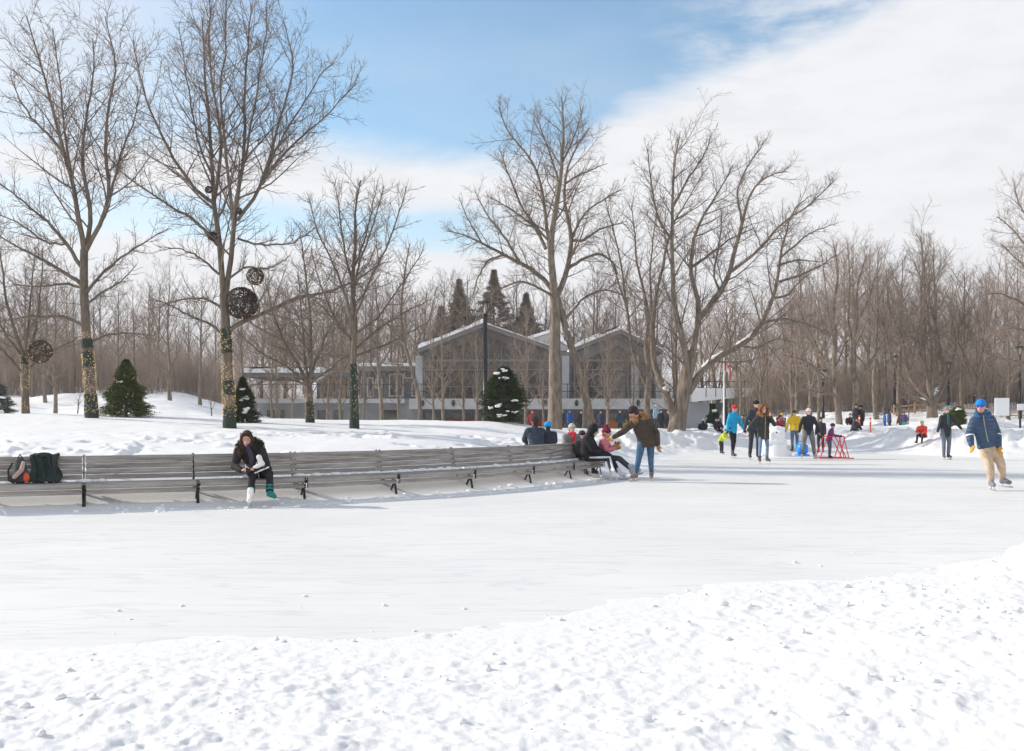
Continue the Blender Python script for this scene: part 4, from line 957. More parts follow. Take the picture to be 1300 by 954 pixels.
def evergreen(name, label, px, pybase, pytop, wpx, Y, seed, m, n=2200, shape='cone', snow=(), lights=0, ns=5, cat_='tree', nl=None, group=None, mats=None):
    x = (px - 650) / F * Y; z = h1(x, Y) - .05; zt = CAMH - (pytop - HZ) / F * Y; Ht = zt - z; Wd = wpx / F * Y
    root = thing(name, label, cat_, (x, Y, z), 0, group)
    V, Q, T = fir_mesh(Ht, Wd, seed, n, shape, ns, nl or max(.09, Ht * .035)); link('crown', mk_mesh(name + '_crown', V, [Q, T], False, m), root)
    b = MB(); b.tube([(0, 0, -.1), (0, 0, Ht * .9)], [Ht * .022 + .02, .01], 7); b.obj('trunk', BARKD, root, True)
    rg = np.random.default_rng(seed)
    for (sx, sy, r) in snow:                        # snow pads: relative position and size
        mm = MB(); cz = sy * Ht; cr = Wd / 2 * (abs(1 - sy) ** .8 if shape == 'cone' else math.sqrt(max(0, 1 - (abs(sy - .36) / .66) ** 2.2)))
        for q in range(6): 
            a = R(-90) + sx * 1.3 + rg.normal(0, .12); mm.ell((math.cos(a) * cr * .9 + rg.normal(0, r * .5), math.sin(a) * cr * .9, cz + rg.normal(0, r * .3)), (r * rg.uniform(.5, 1), r * .55, r * rg.uniform(.22, .42)), nu=9, nv=6, jit=.24, seed=q)
        mm.obj('snow', SNOWC, root, True)
    if lights:
        mm = MB()
        for q in range(lights):
            t = rg.random() ** .8; a = rg.random() * 6.28; cr = Wd / 2 * ((1 - t) ** .85 + .03); mm.ell((math.cos(a) * cr, math.sin(a) * cr, t * Ht), .013, nu=5, nv=4)
        mm.obj('string_lights', BULB, root, True)['kind'] = 'stuff'
    return root
evergreen('fir_tree', 'small cone-shaped green fir with tiny lights between the two lit trunks', 160, 531, 457, 60, 33, 21, FIRG, 2600, lights=60, snow=((.2, .8, .05), (-.1, .62, .05)), ns=6)
evergreen('fir_tree', 'low dark fir half hidden behind the trunk of the twin-stemmed tree', 308, 531, 480, 40, 31, 22, needle_mat('mid_fir_needles', (.016, .034, .014), (.075, .10, .035)), 1500, 'cone', snow=((.35, .55, .10), (.3, .30, .11), (.1, .75, .07)), ns=6)
evergreen('fir_tree', 'stout dark fir with thick snow pads, beside the tall lamp before the pavilion', 640, 547, 466, 50, 37, 23, needle_mat('mid_fir_needles', (.016, .034, .014), (.075, .10, .035)), 2300, 'oval', snow=((-.45, .88, .11), (.1, .93, .09), (.0, .80, .1), (-.2, .32, .10), (.4, .40, .09), (-.1, .15, .10), (.45, .2, .08), (-.6, .28, .07)), ns=7)
evergreen('fir_tree', 'dark snow-dusted fir under the end of the concrete canopy', 906, 545, 514, 26, 52, 24, FIRD, 1200, snow=((.0, .8, .12), (.4, .5, .12), (-.4, .3, .12)), lights=0)
evergreen('fir_tree', 'small round conifer beside the man in the grey cap', 1216, 548, 517, 19, 46, 25, FIRG, 1200, 'oval', snow=((-.2, .9, .10),))
for px, top, w, s in ((583, 354, 200, 31), (627, 342, 240, 32), (668, 372, 200, 33), (560, 388, 170, 34)):
    evergreen('spruce', {583: 'tall dark brownish spruce behind the pavilion, left of the lamp head', 627: 'tallest brownish spruce behind the pavilion, just right of the lamp head', 668: 'shorter spruce behind the pavilion near the thick trunk', 560: 'small faint spruce left of the other spruces behind the pavilion'}[px], px, 540, top, w, 92, s, FIRB, 2000, ns=5, nl=.30)
for i, (px, py, w, h, Y) in enumerate(((1152, 520, 30, 16, 72), (1190, 520, 34, 18, 74), (1262, 518, 40, 24, 74), (1240, 522, 34, 20, 70), (1296, 520, 34, 26, 72))):
    evergreen('evergreen_shrub', ['low dark snow-capped shrub left of the wide forking tree', 'dark snow-capped shrub right behind the wide forking tree', 'snow-covered dark shrub behind the white board', 'rounded dark shrub with snow left of the white board', 'tall dark snowy shrub at the right edge'][i],
              px, py, py - h, w, Y, 60 + i, FIRD, 500, 'oval', snow=((-.4, .85, .22), (.3, .9, .2), (0, .6, .2)), ns=4, cat_='shrub', nl=.25)
for i, (px, Y, w, top) in enumerate(((-6, 42, 46, 486),)):
    evergreen('evergreen_shrub', ['grey-green snowy juniper at the left edge, the taller one', 'low snowy juniper cut off by the left edge'][i], px, 530, top, w, Y, 80 + i, needle_mat('juniper', (.07, .085, .07), (.17, .18, .15)), 600, 'oval', snow=((.4, .7, .16), (.1, .5, .2), (.6, .4, .14)), cat_='shrub', nl=.14)

# small bare sapling
for px, Y, top, lab in ((101, 37, 498, 'thin bare sapling between the two leftmost lit trunks'), (268, 40, 480, 'thin bare sapling left of the tree with the big twig sphere'), (1150, 50, 470, 'thin bare sapling left of the wide forking tree')):
    rg = np.random.default_rng(px); x = (px - 650) / F * Y; z = h1(x, Y); Ht = CAMH - (top - HZ) / F * Y - z
    t = np.linspace(0, 1, 8); P = np.zeros((1, 8, 3)); P[0, :, 2] = t * Ht; P[0, :, 0] = np.cumsum(rg.normal(0, .03, 8)); Rr = (.035 * (1 - .8 * t))[None]
    r_ = thing('sapling', lab, 'tree', (x, Y, z - .03)); V, Q = tubes(P, Rr, 6); link('trunk', mk_mesh('sapling_trunk', V, [Q], True, BARK), r_)
    a = grow(P, Rr, 10, .35, 1, .5, 38, .06, 5, .6, .006, rg); b = grow(a[0], a[1], 5, .2, 1, .5, 36, .04, 4, .7, .004, rg); V, Q = tree_mesh([a, b], [3, 3]); link('crown', mk_mesh('sapling_crown', V, [Q], True, TWIG), r_)

# ------------------------------------------------------------------ lamp posts, twig spheres, signs
LAMPM = mat('lamp_black', (.018, .02, .026), .4, .2, 8)
LGL = mat('lamp_glass', (.45, .45, .42), .2, .1, 5)
def lamp_post(px, pytop, Y, label, rad=.085, group=None):
    x = (px - 650) / F * Y; z = h1(x, Y); T = CAMH - (pytop - HZ) / F * Y; h = T - z
    root = thing('lamp_post', label, 'lamp', (x, Y, z), 0, group)
    m = MB(); m.tube([(0, 0, -.1), (0, 0, .5), (0, 0, .52), (0, 0, h - .62)], [rad * 1.5, rad * 1.5, rad, rad * .9], 10); m.tube([(0, 0, h - .66), (0, 0, h - .6), (0, 0, h - .52)], [rad * 1.1, rad * 1.6, rad * .7], 10); m.obj('pole', LAMPM, root, True)
    m = MB()
    for k in range(4):
        a = k * math.pi / 2 + .5; m.tube([(.06 * math.cos(a), .06 * math.sin(a), h - .55), (.17 * math.cos(a), .17 * math.sin(a), h - .3), (.24 * math.cos(a), .24 * math.sin(a), h - .08)], .012, 5)
    m.obj('bracket', LAMPM, root, True)
    m = MB(); m.tube([(0, 0, h - .09), (0, 0, h - .05), (0, 0, h), (0, 0, h + .03)], [.27, .28, .17, .05], 18); m.obj('cap', LAMPM, root, True)
    m = MB(); m.tube([(0, 0, h - .50), (0, 0, h - .3), (0, 0, h - .10)], [.05, .06, .05], 10); m.obj('lamp_glass', LGL, root, True)
lamp_post(616, 383, 42, 'tall black lamp post with a flat-capped open lantern in front of the pavilion', .095)
lamp_post(1045, 470, 60, 'thin dark lamp post behind the skaters in dark jackets', .07)
lamp_post(1136, 452, 64, 'thin dark lamp post beside the close pair of straight trunks', .08)
lamp_post(1204, 460, 66, 'dark lamp post behind the man in the grey cap', .08)
lamp_post(1295, 440, 62, 'dark lamp post nearest the right edge, beyond the white board', .08)

VINE = mat('vine_twigs', (.055, .04, .032), .85, .3, 20)
def twig_sphere(px, py, rpx, Y, label, seed, n=90, lights=30):
    rg = np.random.default_rng(seed); s = Y / F; r = rpx * s; root = thing('twig_sphere', label, 'decoration', AT(px, py, Y))
    t = np.linspace(0, 2 * math.pi * .62, 16); P = []
    for k in range(n):
        u = unit(rg.normal(0, 1, 3)); v = unit(np.cross(u, rg.normal(0, 1, 3))); c = rg.uniform(0, .55) * np.cross(u, v); rr = math.sqrt(1 - (c @ c)) * rg.uniform(.88, 1.02)
        o = rg.random() * 6.28; P.append(r * (np.cos(t + o)[:, None] * u * rr + np.sin(t + o)[:, None] * v * rr + c))
    P = np.array(P); P += rg.normal(0, r * .012, P.shape); V, Q = tubes(P, np.full(P.shape[:2], max(.006, r * .018)), 4); link('twigs', mk_mesh('twig_ball', V, [Q], True, VINE), root)
    m = MB(); m.tube([(0, 0, r * .95), (.02, 0, r + .5), (0, .0, r + 1.0)], .004, 4); m.obj('hanging_wire', LAMPM, root)
    if lights:
        m = MB()
        for k in range(lights): m.ell(tuple(unit(rg.normal(0, 1, 3)) * r * rg.uniform(.8, 1.03)), .013, nu=5, nv=4)
        m.obj('string_lights', BULB, root, True)['kind'] = 'stuff'
    return root
twig_sphere(307, 385, 20.5, 26.6, 'large dark twig sphere resting in the fork of the twin-stemmed tree', 1, 100, 26)
twig_sphere(324, 351, 11, 26.3, 'small brown lit twig sphere above the large one', 2, 60, 40)
twig_sphere(51, 447, 15, 32.4, 'twig sphere with lights hanging low beside the leftmost lit tree', 3, 48, 30)
twig_sphere(265, 241, 4.5, 26.8, 'tiny dark twig ball high in the left stem of the tallest tree', 4, 40, 0)
twig_sphere(270, 300, 6, 26.8, 'small twig ball in the crotch of the tallest tree below the tiny one', 5, 50, 0)
twig_sphere(303, 268, 4.5, 26.8, 'tiny dark twig ball high in the right stem of the tallest tree', 6, 40, 0)

WHITE = mat('white_board', (.78, .80, .82), .6, .04, 2); ORP = mat('orange_red_post', (.75, .13, .05), .5, .1, 5); POLE = mat('galvanised_post', (.45, .46, .47), .45, .1, 8)
def board():
    Y = 44; x = (1272 - 650) / F * Y; z = h1(x, Y); s = Y / F; root = thing('notice_board', 'blank white rectangular board on two thin posts behind the skater in the blue hat', 'sign', (x, Y, z))
    zt = CAMH - (505.5 - HZ) * s - z; zb = CAMH - (528 - HZ) * s - z
    m = MB(); m.box((0, 0, (zt + zb) / 2), (18.5 * s, .04, zt - zb), bev=.01); m.obj('panel', WHITE, root)
    for d in (-4, 3):
        m = MB(); m.tube([(d * s, .045, -.1), (d * s, .045, zt - .05)], .022, 6); m.obj('post', POLE, root)
    Y = 46; x = (1295 - 650) / F * Y; z = h1(x, Y); s = Y / F; root = thing('small_sign', 'small square sign on a dark post at the right edge', 'sign', (x, Y, z))
    m = MB(); m.box((0, -.05, CAMH - (517 - HZ) * s - z), (9 * s, .03, 8 * s), bev=.006); m.obj('panel', WHITE, root); m = MB(); m.tube([(0, 0, -.1), (0, 0, CAMH - (514 - HZ) * s - z)], .05, 7); m.obj('post', LAMPM, root)
board()
def barrier():
    Y = 62; root = thing('barrier_fence', 'long orange-brown wooden rail fence along the foot of the right hand trees', 'fence', ((1135 - 650) / F * Y, Y, 0))
    W = mat('orange_wood', (.48, .30, .19), .8, .3, 3); x0 = 0; x1 = (1320 - 1135) / F * Y; ox = root.location.x
    zz = [h1(ox + x, Y) for x in np.linspace(x0, x1, 8)]
    for i, x in enumerate(np.linspace(x0, x1, 8)):
        m = MB(); m.box((x, 0, zz[i] + .25), (.09, .09, .9), bev=.01); m.obj('post', W, root)
    for i, x in enumerate(np.linspace(x0, x1, 8)[:-1]):
        for dz in (.22, .55):
            m = MB(); m.beam((x, -.07, zz[i] + dz), (x + (x1 - x0) / 7, -.07, zz[i + 1] + dz), .03, .09, up=(0, 0, 1)); m.obj('rail', W, root)
barrier()
for px, py, top, Y, lab in ((1105, 562, 541, 40, 'short orange-red marker post standing in the right snowbank'), (1091, 552, 533, 44, 'orange-red marker post behind the nearer one in the snowbank')):
    x = (px - 650) / F * Y; z = h1(x, Y); h = CAMH - (top - HZ) / F * Y - z; h = max(h, .6)
    r_ = thing('marker_post', lab, 'post', (x, Y, z)); m = MB(); m.tube([(0, 0, -.1), (0, 0, h)], .035, 8); m.obj('pole', ORP, r_, True); m = MB(); m.tube([(0, 0, h * .72), (0, 0, h * .84)], .038, 8); m.obj('band', WHITE, r_, True)
def flag():
    Y = 64; x = (919 - 650) / F * Y; z = h1(x, Y); s = Y / F; h = CAMH - (452 - HZ) * s - z
    root = thing('flagpole', 'white flagpole with a drooping red and white maple leaf flag above the canopy', 'flagpole', (x, Y, z))
    m = MB(); m.tube([(0, 0, -.1), (0, 0, h)], [.06, .035], 8); m.ell((0, 0, h + .05), .07); m.obj('pole', WHITE, root, True)
    wv = lambda u: (.10 * math.sin(u * 9), -.42 * u * u)
    def strip(u0, u1, name, mt, z0=0, z1=1, off=0.0):
        V = []; n = 8
        for i in range(n + 1):
            u = u0 + (u1 - u0) * i / n; yy, dz = wv(u)
            for v in (z0, z1): 
                for o_ in (-.01 - off, .01 + off): V.append((.05 + u * .42, yy + o_, h - .95 + v * .75 + dz * 1.5))
        Q = []
        for i in range(n):
            a = i * 4; b = a + 4; Q += [(a, a + 2, b + 2, b), (a + 1, b + 1, b + 3, a + 3), (a + 2, a + 3, b + 3, b + 2), (a, b, b + 1, a + 1)]
        e = n * 4; Q += [(0, 1, 3, 2), (e, e + 2, e + 3, e + 1)]
        return link(name, mk_mesh(name, V, [Q], True, mt), root)
    FR = mat('flag_red', (.65, .03, .03), .7); strip(0, .25, 'flag_band', FR); c = strip(.25, .75, 'flag_band', WHITE); strip(.75, 1, 'flag_band', FR)
    L = [(0, -.32), (.03, -.1), (.2, -.14), (.16, -.06), (.32, .06), (.26, .1), (.28, .2), (.18, .16), (.08, .12), (.12, .3), (.05, .26), (0, .38), (-.05, .26), (-.12, .3), (-.08, .12), (-.18, .16), (-.28, .2), (-.26, .1), (-.32, .06), (-.16, -.06), (-.2, -.14), (-.03, -.1)]
    yy, dz = wv(.5); m = MB(); m.prism([(.26 + a * .26, h - .575 + b * .5 + dz * 1.5) for a, b in L], yy - .05, yy + .05, 'y'); m.obj('maple_leaf', FR, root)
flag()

# ------------------------------------------------------------------ red skating aid
def aid():
    Y = gpt(1058, 583)[1]; x = (1058 - 650) / F * Y; s = Y / F
    root = thing('skating_aid', 'red tubular metal skating aid frame pushed by the small child', 'skating aid', (x, Y, 0))
    RP = mat('red_paint', (.72, .03, .06), .35, .08, 8); r = .016
    # photo: two A-shaped side frames joined by rails
    for sy in (-.24, .24):
        m = MB(); m.tube([(-.52, sy, .03), (-.46, sy, .04), (.42, sy, .04), (.55, sy, .03), (.58, sy, .05)], r, 7)
        m.tube([(-.50, sy, .04), (-.26, sy * .9, .70), (-.22, sy * .9, .73), (.26, sy * .9, .73), (.30, sy * .9, .70), (.12, sy, .04)], r, 7); m.tube([(-.02, sy * .9, .73), (.18, sy, .38), (.34, sy, .04)], r, 7); m.tube([(.26, sy * .9, .73), (.42, sy, .04)], r, 7)
        m.obj('side_frame', RP, root, True)
    m = MB()
    for a, z in ((-.24, .73), (.28, .73), (.42, .04)): m.tube([(a, -.22, z), (a, .22, z)], r * 1.1, 7)
    m.obj('crossbar', RP, root, True)
aid()
def blue_sled():
    Y = gpt(1021, 579)[1]; x = (1021 - 650) / F * Y; root = thing('plastic_seat', 'bright blue plastic object on the ice behind the man in the white-topped cap', 'skating aid', (x, Y + .25, 0))
    B = mat('blue_plastic', (.02, .25, .75), .35, .08, 4); m = MB(); m.box((0, 0, .24), (.34, .42, .38), bev=.07); m.box((0, .0, .03), (.40, .5, .05), bev=.02); m.obj('shell', B, root, True)
    m = MB(); m.tube([(-.13, .15, .40), (-.13, .17, .50), (.13, .17, .50), (.13, .15, .40)], .016, 7); m.obj('handle', B, root, True)
blue_sled()
def snow_figure():
    Y = 34.6; x = (984 - 650) / F * Y; s = Y / F; z = h1(x, Y); root = thing('snow_block', 'rounded snow figure with one dark eye at the far edge of the ice', 'snow figure', (x, Y, 0))
    m = MB(); m.tube([(0, 0, -.1), (0, 0, .15), (0, 0, .42), (0, 0, .5)], [.48, .43, .37, .18], 16); m.ell((-.28, 0, .1), (.35, .3, .2), jit=.2); m.ell((.3, .1, .08), (.3, .3, .18), jit=.2, seed=2); REM.append((m.obj('base', SNOWC, root, True), .04, 3))
    m = MB(); m.ell((.0, 0, .76), (.34, .3, .27), jit=.16, seed=3); m.ell((-.14, 0, .5), (.42, .33, .25), jit=.16, seed=4); m.ell((.2, .05, .42), (.25, .25, .22), jit=.18, seed=5); REM.append((m.obj('head', SNOWC, root, True), .035, 3))
    m = MB(); m.ell((-.02, -.30, .82), .03); m.obj('eye', DARKF, root, True)
REM = []
snow_figure()
# ------------------------------------------------------------------ people
def fab(n, c, v=.28): return mat(n, c, .85, v, 7, 1.0, 13, spec=.2)
SKIN = mat('skin', (.56, .33, .25), .55, .06, 20, spec=.3); LIP = mat('lips', (.42, .13, .12), .5); EYE = mat('eye_dark', (.03, .02, .015), .25); EYEW = mat('eye_white', (.42, .38, .36), .3)
BLADE = mat('skate_blade', (.55, .57, .6), .25, metal=.9)
def V3(*a): return Vector(a)
class Sol(MB):
    def rc(s, a, ra, b, rb, k=12):              # rounded cone
        a = np.array(a, float); b = np.array(b, float); d = b - a; L = np.linalg.norm(d)
        if L < 1e-5: s.ell(tuple(a), ra, nu=k, nv=8); return
        d /= L; pts, rr = [], []
        for q in (-1, -.92, -.7, -.4): pts.append(a + d * ra * q); rr.append(ra * math.sqrt(max(0, 1 - q * q)) + 1e-4)
        pts.append(a); rr.append(ra); pts.append((a + b) / 2); rr.append((ra + rb) / 2); pts.append(b); rr.append(rb)
        for q in (.4, .7, .92, 1): pts.append(b + d * rb * q); rr.append(rb * math.sqrt(max(0, 1 - q * q)) + 1e-4)
        s.tube(np.array(pts), np.array(rr), k)
    def chain(s, pts, rr, k=12):
        for i in range(len(pts) - 1): s.rc(pts[i], rr[i], pts[i + 1], rr[i + 1], k)
def _loft(S, cs, sd, rx, ry, f, k=22):
    V = []
    for i, c in enumerate(cs):
        t = (cs[min(i + 1, len(cs) - 1)] - cs[max(i - 1, 0)]).normalized(); sx = sd[i] if isinstance(sd, list) else sd; e1 = (sx - t * sx.dot(t)).normalized(); e2 = t.cross(e1)
        for q in range(k):
            a = 2 * math.pi * q / k; V.append(tuple(c + e1 * (rx[i] * math.cos(a)) + e2 * (ry[i] * math.sin(a))))
    n = len(cs); V += [tuple(cs[0]), tuple(cs[-1])]
    S.add(V, [(i * k + j, i * k + (j + 1) % k, (i + 1) * k + (j + 1) % k, (i + 1) * k + j) for i in range(n - 1) for j in range(k)], [((j + 1) % k, j, n * k) for j in range(k)] + [((n - 1) * k + j, (n - 1) * k + (j + 1) % k, n * k + 1) for j in range(k)])
Sol.loft = _loft
def rot3(yaw, pitch=0, roll=0): return Matrix.Rotation(yaw, 3, 'Z') @ Matrix.Rotation(roll, 3, 'Y') @ Matrix.Rotation(pitch, 3, 'X')
def STD(yaw=0, stride=.0, arm=(.10, .10), fwd=(.06, .06), lean=0.0, side=0.0, step=.0, bend=(.0, .0), skates=True):
    """standing pose in metres, facing -y and turned by yaw"""
    g = .09 if skates else .03; J = {}
    J['pelvis'] = V3(side * .3, lean * .1, .93 + g); J['chest'] = V3(side * .75, -lean * .35, 1.26 + g); J['neck'] = V3(side, -lean * .6, 1.47 + g); J['head'] = V3(side * 1.1, -lean * .75 - .015, 1.62 + g)
    for s, n, i in ((-1, 'R', 0), (1, 'L', 1)):
        J['sh' + n] = J['neck'] + V3(s * .175, 0, -.07); J['el' + n] = J['sh' + n] + V3(s * arm[i], -fwd[i] * .3, -.27); J['wr' + n] = J['el' + n] + V3(s * arm[i] * .45, -fwd[i] - bend[i], -.24 + bend[i] * .9)
        J['hip' + n] = J['pelvis'] + V3(s * .09, 0, -.02); J['an' + n] = V3(s * (.11 + stride), s * step, g + .07); J['kn' + n] = (J['hip' + n] + J['an' + n]) / 2 + V3(s * .01, -.035 - abs(step) * .15, .015)
    m = rot3(yaw)
    for k in J: J[k] = m @ J[k]
    J['face'] = m @ V3(0, -1, 0); return J
def hand(S, wr, d, nrm, sc=1.0, r=.009, curl=.5, left=False, mitten=False):
    """palm, four curled fingers of different length and a thumb leaving the side of the palm"""
    d = d.normalized(); nrm = (nrm - d * nrm.dot(d)).normalized(); sd = d.cross(nrm) * (1 if left else -1)
    pc = wr + d * .045 * sc; M3 = [[sd[i], d[i], nrm[i]] for i in range(3)]
    S.ell(tuple(pc), (.040 * sc, .050 * sc, .017 * sc + r * .3), M3=M3, nu=10, nv=7)
    for k, (o, L) in enumerate(((-.028, .068), (-.010, .078), (.009, .073), (.027, .058))):
        p = wr + d * .075 * sc + sd * o * sc; q = [p - d * .02 * sc, p]; dd = d.copy(); 
        for j in range(3): dd = (dd + nrm * -curl * .75).normalized(); q.append(q[-1] + dd * L * sc * (.42, .32, .26)[j])
        S.chain([tuple(v) for v in q], [r * sc * 1.08, r * sc * 1.05, r * sc, r * sc * .92, r * sc * .8], 8)
    p = wr + d * .03 * sc - sd * .030 * sc; q = [p, p + (d * .55 - sd * .8).normalized() * .034 * sc]; q.append(q[-1] + (d * .85 - sd * .25 - nrm * .5 * curl).normalized() * .030 * sc)
    S.chain([tuple(v) for v in q], [r * 1.35 * sc, r * 1.15 * sc, r * .95 * sc], 8)
def person(label, loc, J, sc=1.0, rz=0.0, vox=.016, jacket=('j', (.05, .05, .06)), trousers=('t', (.05, .05, .06)), hat=None, hair=None, gloves=None, shoes=('skate', (.04, .04, .045)), hood=None,
           jlen=.12, bulk=1.0, look=None, pitch=0.0, roll=0.0, extras=None, tw=1.0, socks=None, scarf=None, face=True, group=None, bare=False, toes=None, zipc=None, one_shoe=None):
    root = thing('person', label, 'person', loc, rz, group); root.scale = (sc,) * 3
    f = J['face'].normalized(); up = V3(0, 0, 1); yaw = math.atan2(f.x, -f.y)
    hyaw = yaw if look is None else look; HM = rot3(hyaw, pitch, roll); HMl = [[HM[i][k] for k in range(3)] for i in range(3)]
    hf = HM @ V3(0, -1, 0); hs = HM @ V3(1, 0, 0); hu = HM @ V3(0, 0, 1); h = J['head']; T = lambda v: tuple(v)
    def reg(o, v=None, it=3): REM.append((o, v or vox, it)); return o
    # body
    S = Sol(); hp = lambda x, y, z: h + hs * x - hf * y * 1 + hu * z            # x right of image, y backwards, z up
    S.ell(T(hp(0, .012, .02)), (.074, .094, .098), M3=HMl, nu=16, nv=12); S.ell(T(hp(0, -.022, -.045)), (.054, .066, .072), M3=HMl, nu=14, nv=10); S.ell(T(hp(0, -.052, -.092)), (.026, .022, .022), M3=HMl)
    S.rc(T(hp(0, -.088, .018)), .009, T(hp(0, -.108, -.022)), .0135, 8)
    for sx in (-1, 1): S.ell(T(hp(sx * .077, .008, -.005)), (.010, .020, .030), M3=HMl, nu=8, nv=6)
    S.rc(T(hp(0, .015, -.07)), .052, T(J['neck']), .058)
    sd = (J['shL'] - J['shR']).normalized()
    S.rc(T(J['shR']), .055, T(J['shL']), .055)
    for s in (-1, 1): S.rc(T(J['chest'] + sd * s * .055), .10, T(J['pelvis'] + sd * s * .05), .10)
    S.rc(T(J['neck'] - up * .03), .07, T(J['chest']), .11)
    if gloves is None: HR = .0085
    for n, s in (('R', -1), ('L', 1)):
        S.chain([T(J['sh' + n]), T(J['el' + n]), T(J['wr' + n])], [.048, .038, .027]); d = (J['wr' + n] - J['el' + n]).normalized()
        hd = J.get('hd' + n, d); pn = J.get('pn' + n, -sd * s)
        hand(S, J['wr' + n], hd, pn, 1.0, .0095, .5, n == 'L')
        hp_ = J['hip' + n]; S.chain([T(hp_), T(J['kn' + n]), T(J['an' + n])], [.078 * min(tw, 1), .048 * min(tw, 1), .034])
    td = {}
    for n in 'RL':
        t_ = (toes or {}).get(n, f + (V3(sd.x, sd.y, 0) * (.25 if n == 'L' else -.25))); td[n] = Vector(t_).normalized()
        S.rc(T(J['an' + n] - up * .035), .032, T(J['an' + n] + td[n] * .10 - up * .042), .024)
    reg(S.obj('body', SKIN, root, True), min(vox, .011) if face else vox, 2)
    if face:
        for sx in (-1, 1):
            e = MB(); e.ell(T(hp(sx * .031, -.0800, .018)), (.0105, .0065, .0045), M3=HMl, nu=10, nv=7); eo = e.obj('eye', EYEW, root, True)
            e = MB(); e.ell(T(hp(sx * .031, -.0855, .018)), (.0052, .0025, .0048), M3=HMl, nu=8, nv=6); e.obj('iris', EYE, eo, True)
        e = MB(); e.ell(T(hp(0, -.084, -.058)), (.022, .010, .0075), M3=HMl, nu=12, nv=6); e.obj('mouth', LIP, root, True)
        e = MB()
        for sx in (-1, 1): e.tube([T(hp(sx * .014, -.092, .040)), T(hp(sx * .032, -.091, .046)), T(hp(sx * .048, -.080, .040))], [.003, .0042, .002], 5)
        e.obj('eyebrows', fab('brow_hair', (.05, .03, .02)), root, True)
    # trousers
    S = Sol(); w = tw
    for n, s in (('R', -1), ('L', 1)):
        S.chain([T(J['hip' + n] + up * .0), T((J['hip' + n] + J['kn' + n]) / 2), T(J['kn' + n]), T((J['kn' + n] + J['an' + n]) / 2), T(J['an' + n] + (J['kn' + n] - J['an' + n]).normalized() * .055)], [.104 * w, .092 * w, .070 * w, .064 * w, .056 * w])
    S.rc(T(J['hipR'] + up * .05), .105, T(J['hipL'] + up * .05), .105)
    reg(S.obj('trousers', fab(*trousers), root, True))
    # jacket
    S = Sol(); b = bulk; dn = (J['pelvis'] - J['chest']).normalized(); hem = J['pelvis'] + dn * jlen if J.get('hem') is None else J['hem']
    wd = .075
    hl = (J['hipL'] - J['hipR']).normalized(); ax = (J['neck'] - J['chest']).normalized(); mid = (J['chest'] + J['pelvis']) / 2
    S.loft([J['neck'] - ax * .03, J['neck'] - ax * .09, J['chest'] + ax * .03, mid, J['pelvis'] - dn * .02, J['pelvis'] + (hem - J['pelvis']) * .6, hem], [sd, sd, sd, (sd + hl) / 2, hl, hl, hl],
           [.11 * b, .175 * b, .198 * b, .178 * b, .186 * b, .192 * b, .196 * b], [.085 * b, .105 * b, .128 * b, .122 * b, .130 * b, .134 * b, .136 * b], f)
    S.rc(T(J['shR'] + up * -.01), .078 * b, T(J['shL'] + up * -.01), .078 * b); S.rc(T(J['neck'] - up * .02), .082, T(J['neck'] + (J['head'] - J['neck']).normalized() * .035), .072)
    S.rc(T(J['neck'] - up * .05), .10, T(J['chest']), .12)
    for n in 'RL':
        e_ = J['el' + n]; wv = J['wr' + n]; S.chain([T(J['sh' + n] - up * .015), T((J['sh' + n] + e_) / 2), T(e_), T((e_ + wv) / 2), T(wv)], [.080 * b, .070 * b, .062 * b, .058 * b, .046 * b])
    jo = reg(S.obj('jacket', fab(*jacket), root, True), None, 3)
    if zipc:
        fr = f; q = [T(J['neck'] + fr * .088 * b + up * -.0), T(J['chest'] + fr * .142 * b + up * .04), T((J['chest'] + J['pelvis']) / 2 + fr * .132 * b), T(J['pelvis'] + fr * .136 * b), T(hem + fr * .13 * b)]
        m = MB(); m.tube(resample(np.array(q), 12), .009, 6); m.obj('zip', mat('zip_pale', zipc, .6), jo, True)
    # gloves
    if gloves:
        for n, s in (('R', -1), ('L', 1)):
            S = Sol(); d = (J['wr' + n] - J['el' + n]).normalized(); hand(S, J['wr' + n] - d * .0, J.get('hd' + n, d), J.get('pn' + n, -sd * s), 1.12, .0135, .6, n == 'L'); S.rc(T(J['wr' + n] - d * .05), .040, T(J['wr' + n] + d * .02), .034)
            reg(S.obj('glove', fab(*gloves), root, True), min(vox, .010), 1)
    # feet
    for n in 'RL':
        an = J['an' + n]; t_ = td[n]; kind, col = shoes if not (one_shoe and n in one_shoe) else one_shoe[n]
        axis = (J['kn' + n] - an).normalized(); axis = (axis * .5 + up * .8).normalized() if kind != 'tilt' else axis
        dn_ = -(axis - t_ * axis.dot(t_)).normalized()
        S = Sol(); nm = 'skate' if kind == 'skate' else ('boot' if kind == 'boot' else 'sock')
        S.rc(T(an + axis * .085), .053 if nm != 'sock' else .043, T(an), .050 if nm != 'sock' else .042)
        S.rc(T(an + dn_ * .035 - t_ * .022), .043 if nm != 'sock' else .036, T(an + dn_ * .048 + t_ * .135), .037 if nm != 'sock' else .032); S.rc(T(an + dn_ * .0), .046, T(an + t_ * .10 + dn_ * .035), .037)
        so = reg(S.obj(nm, fab('%s_%02d%02d' % (nm, int(col[0] * 99), int(col[2] * 99)), col), root, True), min(vox, .013), 1)
        if nm == 'skate':
            m = MB(); sdv = t_.cross(dn_); 
            def P(a, b_): return an + t_ * a + dn_ * b_
            for a in (-.03, .105): m.beam(P(a, .07), P(a, .125), .018, .05, up=T(t_))
            m.obj('blade_holder', mat('holder_plastic', (.55, .56, .58), .4), so); m = MB(); m.beam(P(-.09, .135), P(.19, .135), .006, .028, up=T(dn_)); m.obj('blade', BLADE, so)
